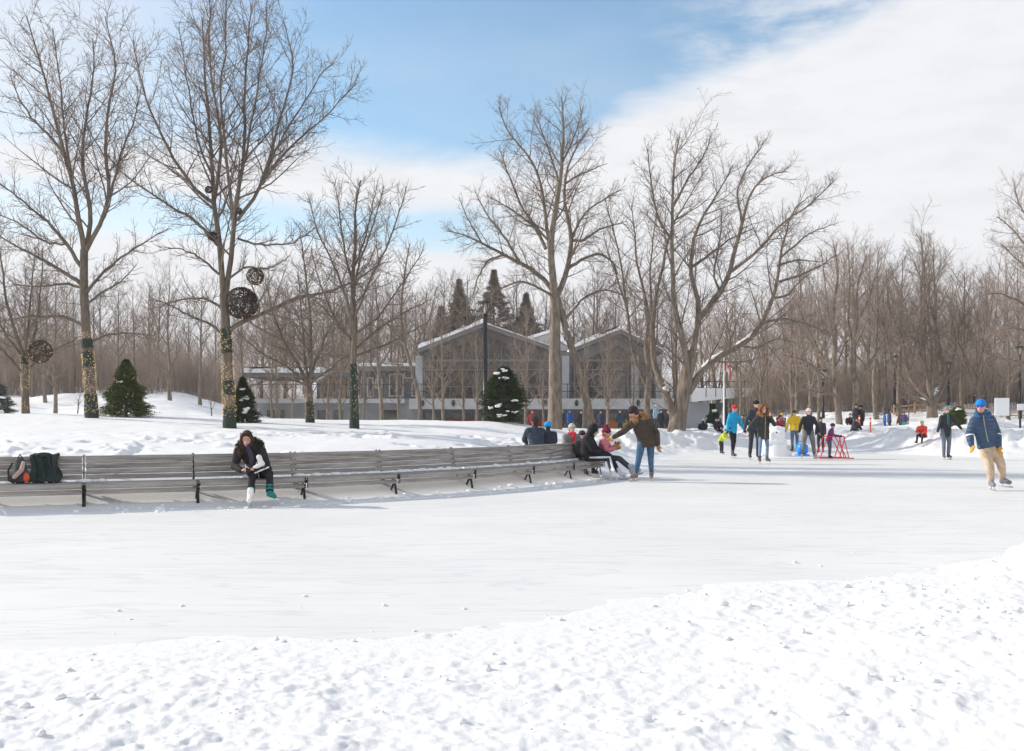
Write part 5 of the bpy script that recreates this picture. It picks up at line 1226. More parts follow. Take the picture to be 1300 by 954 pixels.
        if nm == 'boot':
            m = MB(); m.beam(P2(an, t_, dn_, -.065, .085), P2(an, t_, dn_, .175, .085), .082, .022, up=T(dn_)); m.obj('sole', DARKF, so)
    # head gear
    if hair:
        kind, col = hair; S = Sol(); hm = fab('hair_%02d%02d' % (int(col[0] * 99), int(col[1] * 99)), col, .3)
        if kind in ('short', 'long', 'pony'):
            S.ell(T(hp(0, .026, .038)), (.085, .098, .098), M3=HMl, nu=18, nv=12); S.ell(T(hp(0, .05, -.02)), (.075, .07, .08), M3=HMl)
        if kind == 'long':
            for s in (-1, 1): S.chain([T(hp(s * .066, -.01, .05)), T(hp(s * .083, .0, -.04)), T(hp(s * .10, -.02, -.14)), T(hp(s * .12, -.05, -.26)), T(hp(s * .125, -.05, -.36))], [.034, .034, .040, .042, .02])
            S.rc(T(hp(0, .07, -.02)), .07, T(hp(0, .07, -.2)), .07)
        if kind == 'curly':
            rg = np.random.default_rng(3)
            for k in range(120):
                a = rg.uniform(-2.3, 2.3) + math.pi / 2; e = rg.uniform(-.75, 1.3); rr = rg.uniform(.10, .155); x_, y_, z_ = math.cos(a) * rr * math.cos(e), math.sin(a) * rr * math.cos(e), math.sin(e) * rr * 1.0 - (.06 if e < 0 else 0)
                if y_ < -.06 and z_ < .07: continue
                S.ell(T(hp(x_ * 1.1, y_ + .01, z_)), rg.uniform(.028, .048), nu=8, nv=6)
        reg(S.obj('hair', hm, root, True), min(vox, .012), 1)
    if hat:
        kind, col = hat; S = Sol(); hm = fab('hat_%02d%02d%02d' % tuple(int(c * 99) for c in col), col, .15)
        S.ell(T(hp(0, .014, .052)), (.090, .108, .092), M3=HMl, nu=20, nv=12)
        t = np.linspace(0, 2 * math.pi, 19); S.tube([T(hp(.086 * math.cos(a), .014 + .104 * math.sin(a), .045 + .012 * math.sin(a) * -1)) for a in t], .017, 7)
        if kind == 'pom': S.ell(T(hp(0, .02, .165)), .038, jit=.1)
        if kind == 'cap': S.ell(T(hp(0, -.115, .05)), (.062, .055, .010), M3=HMl)
        if kind == 'flap': 
            for s in (-1, 1): S.ell(T(hp(s * .083, .01, -.01)), (.016, .04, .06), M3=HMl)
        if kind == 'helmet': S.ell(T(hp(0, .01, .05)), (.112, .128, .10), M3=HMl, nu=20, nv=12)
        reg(S.obj('helmet' if kind == 'helmet' else ('cap' if kind == 'cap' else 'hat'), hm, root, True), min(vox, .013), 2)
    if hood:
        kind, col = hood; S = Sol(); nk = J['neck']; bk = -f
        if kind in ('down', 'fur'):
            t = np.linspace(-2.4, 2.4, 16); pts = [nk + sd * (math.sin(a) * .135) + bk * (math.cos(a) * .12 + .01) + up * (.02 + .05 * math.cos(a)) for a in t]
            S.chain([T(p) for p in pts], [.035 + .022 * math.cos(a * .5) for a in t]); S.ell(T(nk + bk * .11 - up * .03), (.11, .07, .09), nu=12, nv=8)
            ho = reg(S.obj('hood', fab('hood_%02d%02d' % (int(col[0] * 99), int(col[2] * 99)), col, .3), jo, True), min(vox, .014), 2)
            if kind == 'fur':
                rg = np.random.default_rng(1); m = MB(); P0 = []
                for k in range(620):
                    a = rg.uniform(-2.4, 2.4); c = nk + sd * (math.sin(a) * .135) + bk * (math.cos(a) * .12 + .01) + up * (.02 + .05 * math.cos(a)); d = Vector(rg.normal(0, 1, 3)).normalized(); r_ = .035 + .022 * math.cos(a * .5)
                    P0.append([c + d * r_ * .8, c + d * (r_ + .03), c + (d + V3(0, 0, -.2)) * (r_ + .055)])
                P0 = np.array(P0); V_, Q_ = tubes(P0, np.broadcast_to(np.array([.010, .007, .001]), (len(P0), 3)), 4); link('fur_trim', mk_mesh('fur_trim', V_, [Q_], True, fab('fur_%02d%02d' % (int(col[0] * 99), int(col[2] * 99)), col, .35)), ho)
        if kind == 'up':
            S.ell(T(hp(0, .035, .02)), (.105, .115, .128), M3=HMl, nu=18, nv=12); S.rc(T(hp(0, .05, -.06)), .09, T(nk), .10)
            reg(S.obj('hood', fab('hood_%02d%02d' % (int(col[0] * 99), int(col[2] * 99)), col), jo, True))
    if scarf:
        S = Sol(); nk = J['neck']; t = np.linspace(0, 2 * math.pi, 13)
        S.chain([T(nk + sd * .085 * math.cos(a) + f * (.085 * math.sin(a)) + up * .03) for a in t], [.032] * 13); S.chain([T(nk + f * .12 + up * 0), T(J['chest'] + f * .15), T(J['chest'] + f * .15 - up * .14)], [.035, .045, .04])
        reg(S.obj('scarf', fab(*scarf), root, True), min(vox, .012), 1)
    if extras: extras(root, J, f, sd, up, hp, HMl)
    return root
def P2(an, t_, dn_, a, b): return an + t_ * a + dn_ * b
def pix(ox, oy, Y):
    s = F / Y
    return lambda px, py, dy=0.0: V3((px - ox) / s, dy, (oy - py) / s)
def stripe(root, pts, r, m, name='stripe'):
    b = MB(); b.tube([tuple(p) for p in pts], r, 6); return b.obj(name, m, root, True)

# --- A: woman on the bench with phone and a skate in her lap
def woman_a():
    O = (-3.95, 15.3); oy = HZ + F * CAMH / O[1]; p = pix(323, oy, O[1])
    J = dict(pelvis=V3(0, .26, .50), chest=V3(-.05, .10, .74), neck=V3(-.09, .02, .90), head=V3(-.11, -.05, 1.015))
    J.update(shR=V3(-.27, .06, .84), shL=V3(.09, .03, .85), elR=V3(-.30, -.06, .60), elL=V3(.20, -.08, .62), wrR=V3(-.14, -.26, .55), wrL=V3(.06, -.25, .56))
    J.update(hipR=V3(-.09, .22, .49), hipL=V3(.10, .22, .49), knR=V3(.02, -.22, .49), anR=V3(.04, -.42, .17), knL=V3(.27, -.18, .50), anL=V3(.30, -.30, .22))
    J['hdR'] = V3(.8, -.45, .1); J['hdL'] = V3(-.7, -.6, .1); J['pnR'] = V3(0, .3, -1); J['pnL'] = V3(0, .3, -1); J['face'] = V3(.10, -1, 0); J['hem'] = V3(-.0, .18, .49)
    def ex(root, J, f, sd, up, hp, HM):
        ph = MB(); ph.box((-.02, -.335, .585), (.072, .012, .145), M3=np.array(rot3(.2, -.6)), bev=.006); o = ph.obj('smartphone', mat('phone_black', (.02, .02, .022), .2)); o.location = root.location; tag(o, 'black smartphone held in both hands by the seated woman', 'phone')
        g = MB()
        for sx in (-1, 1): g.tube([tuple(hp(sx * (.02 + .033 * (1 - math.cos(a))), -.085 + .004, .115 + .02 * math.sin(a))) for a in np.linspace(0, 6.28, 9)], .006, 5)
        g.tube([tuple(hp(.092 * math.cos(a), .01 + .10 * math.sin(a), .115)) for a in np.linspace(-.2, -2.94, 9)], .005, 5); g.obj('sunglasses', mat('shades', (.02, .02, .025), .15), root, True)
        # teal striped socks over the shins
        T1, T2 = mat('sock_teal', (.02, .22, .20), .9, .1, 9), mat('sock_black', (.02, .025, .03), .9)
        for n in 'RL':
            a = J['an' + n]; k = J['kn' + n]; d = (k - a).normalized(); st = a + d * (.075 if n == 'R' else .01)
            for q in range(5 if n == 'L' else 3):
                b_ = MB(); b_.tube([tuple(st + d * (.026 * q)), tuple(st + d * (.026 * q + .024))], .0625 if n == 'R' else .0615, 12); b_.obj('sock_band', T1 if q % 2 else T2, root, True)
    r = person('woman with long brown hair and black parka on the bench, looking at her phone', (O[0], O[1], 0), J, 1.0, 0, .011, ('black_parka', (.028, .024, .026)), ('black_leggings', (.022, .022, .026)),
           hair=('long', (.075, .035, .02)), shoes=('skate', (.75, .74, .76)), one_shoe={'L': ('sock', (.02, .22, .20))}, hood=('fur', (.03, .024, .022)), look=.12, pitch=R(24), scarf=('plaid_scarf', (.055, .045, .075)), extras=ex, bulk=.95, tw=.82,
           toes={'R': (.1, -1, -.05), 'L': (.75, -.6, -.1)})
    # the white skate lying in her lap, with hanging laces
    sk = thing('figure_skate', 'white figure skate with dangling laces lying in the lap of the seated woman', 'skate', (O[0] + .17, O[1] - .22, .62), 0); sk.scale = (.80, .80, .80); sk.rotation_euler = (R(22), R(4), R(-68))
    S = Sol(); S.chain([(0, 0, .17), (0, 0, .08), (0, .01, .03)], [.052, .047, .05]); S.rc((0, .01, .03), .045, (.0, -.15, .015), .036); REM.append((S.obj('boot', fab('white_leather', (.76, .75, .74), .05), sk, True), .010, 1))
    m = MB(); m.box((0, .02, -.045), (.02, .05, .05)); m.box((0, -.11, -.04), (.02, .04, .045)); m.obj('blade_holder', mat('holder_dark', (.05, .05, .05), .5), sk); m = MB(); m.box((0, -.04, -.075), (.005, .29, .03)); m.obj('blade', BLADE, sk)
    m = MB(); m.tube([(-.03, -.05, .10), (-.10, -.10, .04), (-.20, -.06, -.02), (-.30, -.10, -.12), (-.33, -.12, -.26)], .007, 5); m.obj('lace', fab('lace_white', (.8, .8, .8), .02), sk, True)
woman_a()
# --- B: adult in black with striped track pants
def adult_b():
    J = dict(pelvis=V3(0, 0, .50), chest=V3(.02, -.03, .80), neck=V3(.08, -.05, .97), head=V3(.17, -.09, 1.07), shR=V3(.0, -.20, .90), shL=V3(.08, .14, .91), elR=V3(.12, -.27, .65), elL=V3(.22, .12, .66), wrR=V3(.34, -.20, .56), wrL=V3(.38, .02, .56),
             hipR=V3(.03, -.10, .48), hipL=V3(.05, .09, .48), knR=V3(.46, -.26, .49), anR=V3(.54, -.42, .14), knL=V3(.50, -.02, .51), anL=V3(.70, -.22, .14), face=V3(.88, -.47, 0))
    def ex(root, J, f, sd, up, hp, HM):
        o = V3(.3, -.95, 0).normalized() * .082; m = mat('stripe_white', (.7, .72, .78), .8); stripe(root, [J['hipR'] + o * 1.15, (J['hipR'] + J['knR']) / 2 + o * 1.1, J['knR'] + o * .9, (J['knR'] + J['anR']) / 2 + o * .8, J['anR'] + V3(0, 0, .06) + o * .7], .026, m)
    person('adult in hooded black jacket and white-striped track pants sitting on the bench end', (1.62, 21.72, 0), J, 1.0, 0, .013, ('black_jacket', (.022, .022, .028)), ('black_track', (.022, .024, .034)), hair=('short', (.03, .02, .018)), shoes=('skate', (.70, .71, .74)), hood=('up', (.02, .02, .024)),
           look=R(75), pitch=R(22), extras=ex, bulk=1.12, tw=.95, gloves=('black_glove', (.03, .03, .03)), toes={'R': (.8, -.6, .0), 'L': (.85, -.5, .15)}, jlen=.02)
adult_b()
def child_c():
    J = dict(pelvis=V3(0, 0, .49), chest=V3(.0, -.03, .74), neck=V3(.03, -.05, .90), head=V3(.07, -.09, 1.03), shR=V3(-.04, -.17, .84), shL=V3(.06, .08, .84), elR=V3(.06, -.24, .64), elL=V3(.18, .06, .66), wrR=V3(.22, -.22, .68), wrL=V3(.26, -.06, .74),
             hipR=V3(.02, -.08, .47), hipL=V3(.04, .07, .47), knR=V3(.32, -.24, .46), anR=V3(.58, -.42, .22), knL=V3(.36, -.10, .46), anL=V3(.66, -.26, .20), face=V3(.85, -.5, 0))
    person('child in pink jacket and dark red woolly hat sitting with legs stretched out', (2.02, 22.0, 0), J, .97, 0, .012, ('pink_jacket', (.62, .20, .25)), ('charcoal_trousers', (.05, .06, .07)), hat=('pom', (.16, .015, .05)), hair=('short', (.25, .13, .06)),
           shoes=('skate', (.42, .47, .55)), gloves=('ochre_mitten', (.42, .19, .07)), look=R(60), pitch=R(5), toes={'R': (.75, -.5, .45), 'L': (.8, -.45, .4)}, tw=.8, bulk=.95, jlen=.03)
child_c()
# --- D: woman bending towards the child
def woman_d():
    Y = gpt(818, 612)[1]; oy = 612; p = pix(818, oy, Y)
    J = dict(pelvis=p(821, 558, .03), hem=p(822, 568, .03), chest=p(815, 543, -.03), neck=p(811, 532, -.08), head=p(803, 524, -.13), shR=p(802, 537, -.16), shL=p(823, 535, .03), elR=p(790, 548, -.20), elL=p(834, 550, .04), wrR=p(778, 555, -.20), wrL=p(835, 565, -.02),
             hipR=p(815, 560, .0), hipL=p(826, 560, .04), knR=p(810, 585, -.06), anR=p(807, 602.5, .0), knL=p(826, 584, -.03), anL=p(827, 602.5, .0), face=V3(-.45, -.89, 0))
    def ex(root, J, f, sd, up, hp, HM):
        for n in 'RL':
            d = (J['an' + n] - J['kn' + n]).normalized()
    person('woman in olive fur-hooded coat and blue jeans leaning towards the child in pink', (((818 - 650) / F * Y), Y, 0), J, 1.0, 0, .011, ('olive_coat', (.060, .047, .035)), ('blue_jeans', (.055, .115, .20)), hair=('short', (.07, .025, .015)), hat=('flap', (.04, .03, .035)), hood=('fur', (.42, .24, .12)),
           shoes=('skate', (.22, .17, .15)), gloves=('tan_mitten', (.45, .24, .09)), look=R(-70), pitch=R(32), zipc=(.45, .38, .25), bulk=1.08, tw=.88, toes={'R': (-.75, -.6, 0), 'L': (-.2, -.95, 0)}, jlen=.08)
woman_d()
# --- E: man skating at the right
def quilt(name, col, f=26):
    m = mat(name, col, .6, .12, 9, 0, spec=.35); t = m.node_tree; b = t.nodes['Principled BSDF']; c = t.nodes.new('ShaderNodeTexCoord'); w = t.nodes.new('ShaderNodeTexWave'); w.wave_type = 'BANDS'; w.bands_direction = 'Z'
    w.inputs['Scale'].default_value = f / 6.28; w.inputs['Distortion'].default_value = 1.2; w.inputs['Detail'].default_value = 2; t.links.new(c.outputs['Object'], w.inputs['Vector'])
    n = t.nodes.new('ShaderNodeTexNoise'); n.inputs['Scale'].default_value = 16; t.links.new(c.outputs['Object'], n.inputs['Vector']); a = t.nodes.new('ShaderNodeMath'); a.operation = 'ADD'; t.links.new(w.outputs['Fac'], a.inputs[0]); t.links.new(n.outputs['Fac'], a.inputs[1])
    u = t.nodes.new('ShaderNodeBump'); u.inputs['Strength'].default_value = .9; u.inputs['Distance'].default_value = .02; t.links.new(a.outputs[0], u.inputs['Height']); t.links.new(u.outputs[0], b.inputs['Normal'])
quilt('navy_quilted', (.045, .085, .155))
def man_e():
    Y = gpt(1262, 623)[1]; oy = 623; p = pix(1262, oy, Y)
    J = dict(pelvis=p(1254, 563, .0), chest=p(1248, 543, -.03), neck=p(1246, 528, -.05), head=p(1242.5, 516.5, -.08), shR=p(1234.5, 534, -.08), shL=p(1259, 533, .02), elR=p(1229, 551, -.05), elL=p(1267, 551, .02), wrR=p(1229.5, 565, -.12), wrL=p(1264, 567, -.12),
             hipR=p(1249, 567, -.02), hipL=p(1260, 566, .02), knR=p(1254, 592, -.08), anR=p(1257.5, 612, -.02), knL=p(1269, 589, -.05), anL=p(1274.5, 609, .05), face=V3(-.35, -.94, 0))
    def ex(root, J, f, sd, up, hp, HM):
        W = mat('reflective_white', (.78, .8, .84), .5)
        for n in 'RL':
            a, b = J['el' + n], J['wr' + n]; c = a + (b - a) * .12; d = (b - a).normalized(); m = MB(); m.tube([tuple(c - d * .012), tuple(c + d * .016)], .0705, 14); m.obj('reflective_band', W, root, True)
        m = MB()
        for sx in (-1, 1): m.ell(tuple(hp(sx * .033, -.090, .018)), (.030, .010, .021), M3=HM, nu=12, nv=8)
        m.tube([tuple(hp(.083 * math.cos(a), .0 + .09 * math.sin(a), .022)) for a in np.linspace(0, -3.14, 11)], .005, 5); m.obj('sunglasses', mat('purple_shades', (.10, .06, .35), .12), root, True)
    person('man skating in a navy quilted jacket, bright blue hat, sunglasses and beige trousers', (((1262 - 650) / F * Y), Y, 0), J, 1.0, 0, .011, ('navy_quilted', (.045, .085, .155)), ('beige_trousers', (.52, .40, .29)), hat=('beanie', (.015, .20, .55)), hood=('down', (.04, .10, .20)),
           shoes=('skate', (.20, .21, .25)), gloves=('yellow_leather_glove', (.60, .33, .06)), look=R(-38), pitch=R(12), zipc=(.7, .72, .78), bulk=1.12, tw=1.12, toes={'R': (-.1, -1, 0), 'L': (.55, -.82, 0)}, extras=ex, jlen=.05)
man_e()

def stand(px, pyfoot, pytop, label, J, Y=None, lift=None, **kw):
    Y = Y or gpt(px, pyfoot)[1]; x = (px - 650) / F * Y; z = 0.0 if lift is None else lift
    if lift == 'g': z = h1(x, Y)
    top = CAMH - (pytop - HZ) / F * Y; base = 1.83 if kw.get('base') is None else kw.pop('base'); sc = (top - z) / base
    return person(label, (x, Y, z), J, sc, 0, **kw)
J = STD(R(30), arm=(.10, .12), fwd=(.02, .10), step=.12, lean=.12)
stand(930, 582, 515, 'skater in a bright blue jacket, black tights and red woolly hat', J, jacket=('bright_blue_jacket', (.015, .34, .60)), trousers=('black_tights', (.02, .022, .03)), tw=.78, hat=('beanie', (.62, .03, .05)), gloves=('black_glove', (.03, .03, .03)), shoes=('skate', (.10, .10, .11)), look=R(45), vox=.014, jlen=.14)
J = STD(R(12), arm=(.14, .12), fwd=(.02, .02), lean=.05, stride=.06, step=.08, side=.06)
stand(957, 583, 509, 'man in dark clothes and a black hat standing behind the curly haired skater', J, jacket=('dark_slate_jacket', (.04, .05, .065)), trousers=('dark_trousers', (.035, .04, .05)), hat=('beanie', (.015, .015, .018)), look=R(20), vox=.016, gloves=('black_glove', (.03, .03, .03)), Y=31.5)
J = STD(R(10), arm=(.12, .06), fwd=(.0, .05), lean=.05, stride=.04, step=.05); J['elR'] = J['shR'] + V3(-.20, .02, -.22); J['wrR'] = J['elR'] + V3(-.14, -.04, -.22); J['elL'] = J['shL'] + V3(.16, -.08, -.24); J['wrL'] = J['elL'] + V3(-.16, -.14, .24); J['hdL'] = V3(-.3, -.1, .9)
stand(969, 589, 516, 'skater with big curly reddish hair, dark parka and light jeans, hand at mouth', J, jacket=('dark_green_parka', (.045, .05, .042)), trousers=('light_jeans', (.17, .27, .40)), hair=('curly', (.26, .105, .045)), hood=('fur', (.36, .19, .08)), shoes=('skate', (.10, .085, .08)), look=R(5), vox=.013, jlen=.24, tw=.84, bulk=1.08, zipc=(.3, .3, .25))
J = STD(R(170), arm=(.12, .12), fwd=(.0, .05), lean=.2, step=.12)
stand(1009, 574, 521, 'skater seen from behind in a bright yellow jacket and blue jeans', J, jacket=('yellow_jacket', (.66, .44, .03)), trousers=('mid_jeans', (.08, .14, .23)), hat=('beanie', (.06, .08, .05)), shoes=('boot', (.05, .045, .04)), vox=.016, jlen=.10, bulk=1.15, face=False, gloves=('black_glove', (.03, .03, .03)))
J = STD(R(-5), arm=(.12, .12), fwd=(.06, .05), lean=.12, stride=.12, step=.05)
stand(1026, 583, 519, 'man in black jacket, grey trousers and white-topped cap, feet wide apart', J, jacket=('black_sweat_jacket', (.028, .03, .038)), trousers=('grey_trousers', (.16, .16, .17)), hat=('cap', (.55, .55, .56)), hair=('short', (.12, .09, .07)), shoes=('skate', (.40, .38, .40)), look=R(15), vox=.014, tw=1.12)
J = STD(R(-30), arm=(.05, .05), fwd=(.04, .05))
stand(1042, 576, 530, 'slim person in black standing between the capped man and the small child', J, jacket=('slim_black_jacket', (.035, .035, .045)), trousers=('slim_black_trousers', (.03, .03, .035)), hair=('short', (.05, .03, .02)), hat=('beanie', (.06, .05, .05)), shoes=('boot', (.04, .04, .04)), vox=.017)
J = STD(R(70), arm=(.06, .06), fwd=(.12, .12), lean=.2, bend=(.22, .22))
stand(1053, 583, 538, 'small child in purple jacket and dark hat holding the red skating aid', J, jacket=('purple_jacket', (.16, .05, .17)), trousers=('grey_purple_trousers', (.09, .09, .12)), hat=('helmet', (.04, .035, .04)), gloves=('dark_mitten', (.05, .05, .06)), shoes=('skate', (.04, .04, .05)), vox=.022, bulk=1.2, tw=1.2)
J = STD(R(5), arm=(.10, .16), fwd=(.0, .04), stride=-.03, lean=.05); J['elL'] = J['shL'] + V3(.18, .0, -.22); J['wrL'] = J['elL'] + V3(.14, -.04, -.18); J['elR'] = J['shR'] + V3(-.06, 0, -.27)
stand(1201, 584, 517, 'older man in black coat and grey cap with one arm held out', J, jacket=('black_coat', (.035, .038, .045)), trousers=('blue_grey_trousers', (.14, .16, .20)), hat=('cap', (.22, .23, .24)), hair=('short', (.35, .34, .33)), shoes=('skate', (.10, .10, .12)), look=R(10), vox=.014, jlen=.22, scarf=('dark_teal_scarf', (.02, .09, .08)))
J = STD(R(40), arm=(.10, .10), fwd=(.2, .2), lean=.55, bend=(.1, .1))
stand(916, 577, 545, 'small child in a lime yellow vest bending forward beside the skater in bright blue', J, jacket=('lime_vest', (.55, .62, .05)), trousers=('black_snow_trousers', (.04, .04, .045)), hat=('beanie', (.05, .04, .05)), shoes=('skate', (.05, .05, .05)), vox=.022, bulk=1.2, tw=1.2)

# people partly hidden by the banks and farther off
def SIT(yaw=0, lean=.1):
    J = dict(pelvis=V3(0, 0, .42), chest=V3(0, -lean, .72), neck=V3(0, -lean * 1.5, .90), head=V3(0, -lean * 1.7, 1.05), shR=V3(-.18, -lean * 1.4, .84), shL=V3(.18, -lean * 1.4, .84), elR=V3(-.24, -.15 - lean, .62), elL=V3(.24, -.15 - lean, .62), wrR=V3(-.14, -.36, .55), wrL=V3(.14, -.36, .55),
             hipR=V3(-.09, 0, .40), hipL=V3(.09, 0, .40), knR=V3(-.13, -.42, .44), knL=V3(.13, -.42, .44), anR=V3(-.13, -.50, .12), anL=V3(.13, -.50, .12)); m = rot3(yaw)
    for k in J: J[k] = m @ J[k]
    J['face'] = m @ V3(0, -1, 0); return J
def far(px, pytop, Y, label, jc, tc=(.04, .04, .05), hc=None, yaw=0.0, kind='stand', hk='beanie', hgt=1.7, hr=(.05, .03, .02), vox=.03, **kw):
    fixY = kw.pop('fixY', False); full_ = (1.83 if kind != 'sit' else 1.22) * hgt / 1.83; best = None
    for Yc in ([Y] if fixY else np.linspace(Y * .86, Y * 1.14, 25)):
        e_ = abs(CAMH - (pytop - HZ) / F * Yc - full_ - h1((px - 650) / F * Yc, Yc)) + abs(Yc / Y - 1) * .4
        if best is None or e_ < best[0]: best = (e_, Yc)
    Y = float(best[1])
    x = (px - 650) / F * Y; top = CAMH - (pytop - HZ) / F * Y; Jn = STD(yaw) if kind == 'stand' else (SIT(yaw) if kind == 'sit' else STD(yaw, lean=.6))
    full = (1.83 if kind != 'sit' else 1.22); sc = hgt / 1.83; z = top - full * sc
    g = h1(x, Y); 
    z = max(min(z, g - .02), g - .35)
    nm = 'c%02d%02d%02d' % tuple(int(c * 99) for c in jc)
    return person(label, (x, Y, z), Jn, sc, 0, vox=vox, jacket=('jacket_' + nm, jc), trousers=('trousers_%02d%02d' % (int(tc[0] * 99), int(tc[2] * 99)), tc), hat=(hk, hc) if hc else None, hair=('short', hr), shoes=('boot', (.04, .04, .04)), face=False, bulk=1.12, **kw)
far(682, 527, 27.5, 'adult in dark blue-grey coat behind the bench, beside the child in blue helmet', (.04, .055, .08), hc=(.03, .03, .03), yaw=R(200), kind='sit', hgt=1.8, vox=.018)
far(697, 534, 27.0, 'child in a bright blue helmet and black jacket sitting behind the bench', (.03, .035, .05), hc=(.02, .33, .75), hk='helmet', yaw=R(190), kind='sit', hgt=1.55, vox=.018)
far(723, 536, 26.5, 'person in grey jacket, grey hat and red scarf behind the bench', (.20, .20, .21), hc=(.45, .46, .42), yaw=R(20), kind='sit', hgt=1.6, scarf=('red_scarf', (.6, .03, .04)), vox=.018)
far(735, 545, 26.0, 'person in dark purple-grey just right of the one with the red scarf', (.06, .05, .07), hc=(.04, .03, .05), yaw=R(30), kind='sit', hgt=1.5, vox=.018)
far(893, 541, 41, 'person in black with pale pom-pom hat behind the snowbank near the pillar', (.03, .03, .035), hc=(.55, .58, .6), hk='pom', yaw=R(180), kind='sit', hgt=1.25, fixY=True)
far(910, 538, 41, 'person in a black coat behind the child in the lime vest', (.03, .03, .045), hc=(.05, .04, .05), yaw=R(10), kind='sit', hgt=1.35, fixY=True)
crowd = [
 (713, 521, 56, 'person in a black coat and grey hat in front of the pavilion door', (.04, .05, .06), (.4, .4, .38)), (723, 520, 57, 'person in a strong blue jacket by the pavilion door', (.02, .09, .35), (.03, .05, .2)),
 (738, 524, 57, 'dark clothed person just left of the leaning trunk by the pavilion', (.03, .03, .04), None), (763, 524, 54, 'person in navy standing before the orange panels', (.03, .04, .07), (.03, .03, .05)),
 (787, 520, 54, 'person in a dark blue coat right of the yellow panel', (.04, .06, .10), None), (676, 524, 55, 'person in dark red behind the adult with back turned', (.25, .04, .05), (.3, .03, .06)), (706, 524, 58, 'person in grey partly behind the thick upright trunk', (.15, .16, .18), (.04, .04, .05)),
 (833, 514, 56, 'person in a pale blue jacket right of the olive-coated woman', (.25, .38, .5), (.5, .5, .5)), (839, 520, 54, 'dark figure next to the person in pale blue', (.04, .04, .05), None), (848, 524, 55, 'dark seated figure at the foot of the massive trunk', (.03, .035, .04), None)]
for px, t, Y, lab, jc, hc in crowd: far(px, t, Y, lab, jc, hc=hc, yaw=R((px * 37) % 120 - 60), vox=.035)
mid = [
 (943, 526, 52, 'person in grey-green sitting behind the bank right of the blue-jacketed skater', (.10, .12, .10), None, 'sit'), (949, 529, 51, 'person in black sitting low right of the one in grey-green', (.03, .03, .04), (.05, .05, .05), 'sit'),
 (984, 529, 52, 'person in dark wine red, leftmost of the group behind the snow figure', (.12, .03, .05), None, 'sit'), (987, 526, 53, 'person in bright red sitting on the bank behind the snow figure', (.60, .03, .07), (.1, .02, .02), 'sit'),
 (994, 524, 54, 'person in grey with a yellow hat sitting at the right of the red one', (.12, .14, .16), (.7, .5, .1), 'sit'),
 (1079, 524, 50, 'person in black sitting behind the twin-trunked tree', (.03, .03, .04), None, 'sit'), (1086, 516, 54, 'standing person in dark grey behind the seated ones right of the twin-trunked tree', (.05, .055, .065), (.06, .05, .05), 'stand'),
 (1093, 519, 54, 'person in black right of the standing one in dark grey', (.03, .03, .035), (.03, .03, .03), 'stand'), (1090, 535, 48, 'person in brown sitting low beside the orange-red marker posts', (.16, .07, .05), None, 'sit'), (1083, 533, 48, 'dark figure sitting left of the one in brown', (.04, .045, .06), (.05, .05, .06), 'sit'),
 (1123, 524, 50, 'child in a royal blue snowsuit walking along the far path', (.03, .13, .42), (.05, .05, .1), 'stand'), (1129, 520, 51.5, 'adult in navy beside the child in the blue snowsuit', (.05, .06, .13), (.05, .04, .06), 'stand'),
 (1148, 523, 50.5, 'child with a dark purple top and bright teal trousers', (.10, .07, .16), (.12, .05, .08), 'stand'), (1145, 524, 52, 'person in brown behind the child in teal trousers', (.22, .12, .09), None, 'stand'),
 (1172, 530, 42.5, 'child in a red jacket and lime green hat sitting behind the snowbank', (.68, .06, .05), (.25, .55, .08), 'sit'), (1206, 524, 48, 'person in a turquoise hat behind the older man', (.10, .10, .12), (.05, .35, .35), 'stand')]
for px, t, Y, lab, jc, hc, kd in mid:
    far(px, t, Y, lab, jc, hc=hc, yaw=R((px * 53) % 160 - 80), kind=kd, vox=.03, tc=(.02, .38, .32) if px == 1148 else ((.03, .10, .3) if px == 1123 else (.04, .04, .05)), hgt=1.0 if px in (1123, 1148) else (1.3 if px in (1172, 1129, 1145) else 1.55))

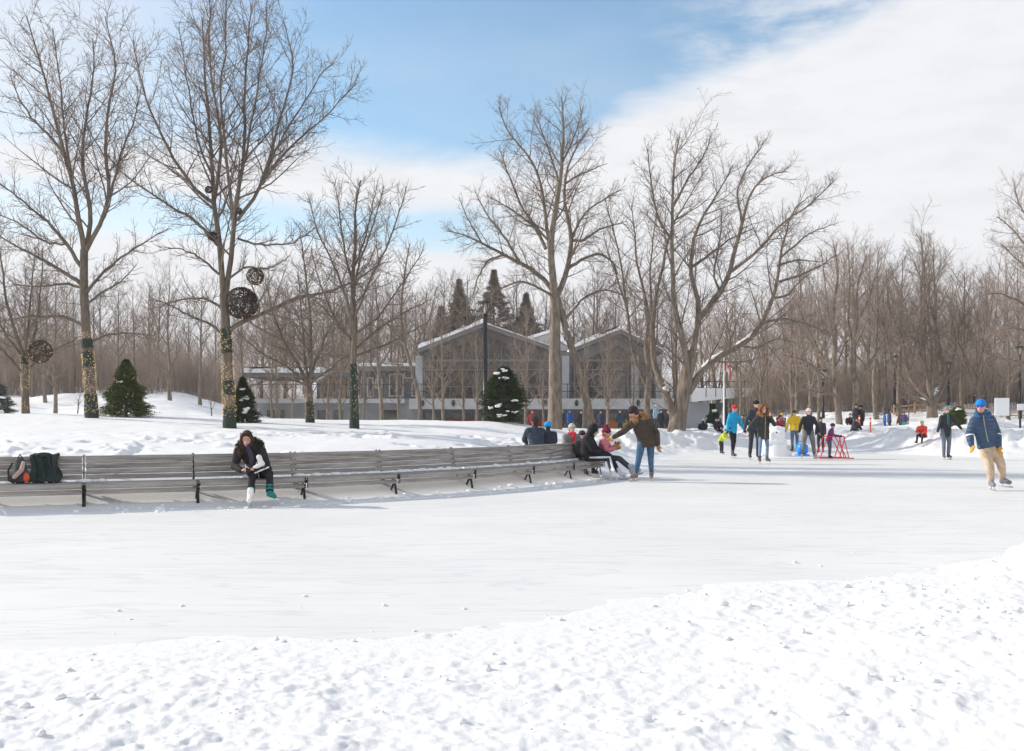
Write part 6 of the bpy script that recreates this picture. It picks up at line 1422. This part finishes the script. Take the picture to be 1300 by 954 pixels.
# --- backpack and coat left on the bench
def bag_and_coat():
    rz = math.atan2(*(BF[2] - BF[1])[::-1]); p = (BF[1] + BF[2]) / 2; t = unit(BF[2] - BF[1]); nn = np.array((t[1], -t[0]))
    def L(a, b, z): q = p + t * a - nn * b; return (q[0], q[1], z)
    c0 = -.03                                          # along the section: photo x 22..68
    W = (45 - 650) / F; # find along-distance where the line of sight to x=45 meets the bench
    k = [(p + t * a)[0] / (p + t * a)[1] for a in np.linspace(-.8, .8, 81)]; c0 = float(np.linspace(-.8, .8, 81)[int(np.argmin(np.abs(np.array(k) - W)))])
    x, y, z = L(c0 + .10, .34, 0); root = thing('coat', 'dark green coat thrown over the backrest of the leftmost bench', 'coat', (x, y, SEATZ), rz)
    GC = fab('dark_green_coat', (.028, .04, .038), .35)
    rg = np.random.default_rng(2); nu, nv = 34, 26; V = []
    for j in range(nv):
        v = j / (nv - 1)
        for i in range(nu):
            u = i / (nu - 1) * 2 - 1; fold = .022 * math.sin(u * 9 + 1.5 * v) + .012 * math.sin(u * 21 + 4 * v) + .02 * float(vn(u * 3, v * 3, 4))
            hw = .20 - .03 * v + .02 * math.sin(v * 9); xx = u * hw + .02 * math.sin(v * 7)
            # up the front of the back rest, over its top rail
            if v < .78: q = v / .78; yy = .16 - (.28 - .10 * q) * (1 - q) - .03 + fold; zz = .02 + q * (.36 + .02 * math.cos(u * 2)) 
            else: q = (v - .78) / .22; yy = .13 + q * .14; zz = .38 + .055 * math.sin(q * math.pi * .9) - .14 * q * q + .01 * math.sin(u * 8)
            V.append((xx, yy, zz + .01 * math.sin(u * 13) * (v < .1)))
    Q = [(j * nu + i, j * nu + i + 1, (j + 1) * nu + i + 1, (j + 1) * nu + i) for j in range(nv - 1) for i in range(nu - 1)]
    o = link('shell', mk_mesh('coat_shell', V, [Q], True, GC), root); s_ = o.modifiers.new('s', 'SOLIDIFY'); s_.thickness = .022; s_.offset = 0
    S = Sol(); S.chain([(.12, .10, .36), (.135, .0, .22), (.13, -.08, .05)], [.045, .042, .034]); REM.append((S.obj('sleeve', GC, root, True), .012, 2))
    S = Sol(); S.ell((-.02, .13, .395), (.12, .07, .045)); REM.append((S.obj('collar', GC, root, True), .012, 2))
    x, y, z = L(c0 - .22, .26, 0); root = thing('backpack', 'grey and beige backpack with a red pocket slumped beside the dark green coat', 'backpack', (x, y, SEATZ), rz)
    S = Sol(); S.chain([(0, .08, .30), (0, .06, .2), (.02, .02, .10)], [.075, .095, .10]); S.ell((.0, .04, .10), (.14, .11, .10)); REM.append((S.obj('body', fab('grey_nylon', (.07, .07, .075)), root, True), .012, 2))
    S = Sol(); S.chain([(.05, -.04, .30), (.03, -.08, .2), (-.06, -.12, .1)], [.028, .034, .03]); REM.append((S.obj('flap', fab('beige_pink', (.45, .34, .30)), root, True), .010, 2))
    S = Sol(); S.ell((.09, -.08, .09), (.045, .05, .075)); REM.append((S.obj('pocket', fab('coral_red', (.6, .09, .05)), root, True), .010, 2))
    m = MB(); m.tube([(-.09, -.04, .30), (-.14, -.10, .2), (-.13, -.14, .06), (-.06, -.15, .02)], .014, 6); m.tube([(-.03, .08, .36), (0, .05, .42), (.03, .08, .36)], .01, 6); m.obj('strap', fab('strap_black', (.03, .03, .03)), root, True)
bag_and_coat()

# ------------------------------------------------------------------ turn the unions of solids into single smooth skins
for o, v, it in REM:
    a = o.modifiers.new('union', 'REMESH'); a.mode = 'VOXEL'; a.voxel_size = v; a.use_smooth_shade = True
    b = o.modifiers.new('relax', 'SMOOTH'); b.factor = .5; b.iterations = it
bpy.context.view_layer.update()
dg = bpy.context.evaluated_depsgraph_get()
new = {}
for o, v, it in REM: new[o] = bpy.data.meshes.new_from_object(o.evaluated_get(dg))
for o, me in new.items():
    o.modifiers.clear(); o.data = me; me.polygons.foreach_set('use_smooth', np.ones(len(me.polygons), dtype=bool))
for o in scene.objects:
    for k in ('_P', '_R'):
        if k in o.keys(): del o[k]
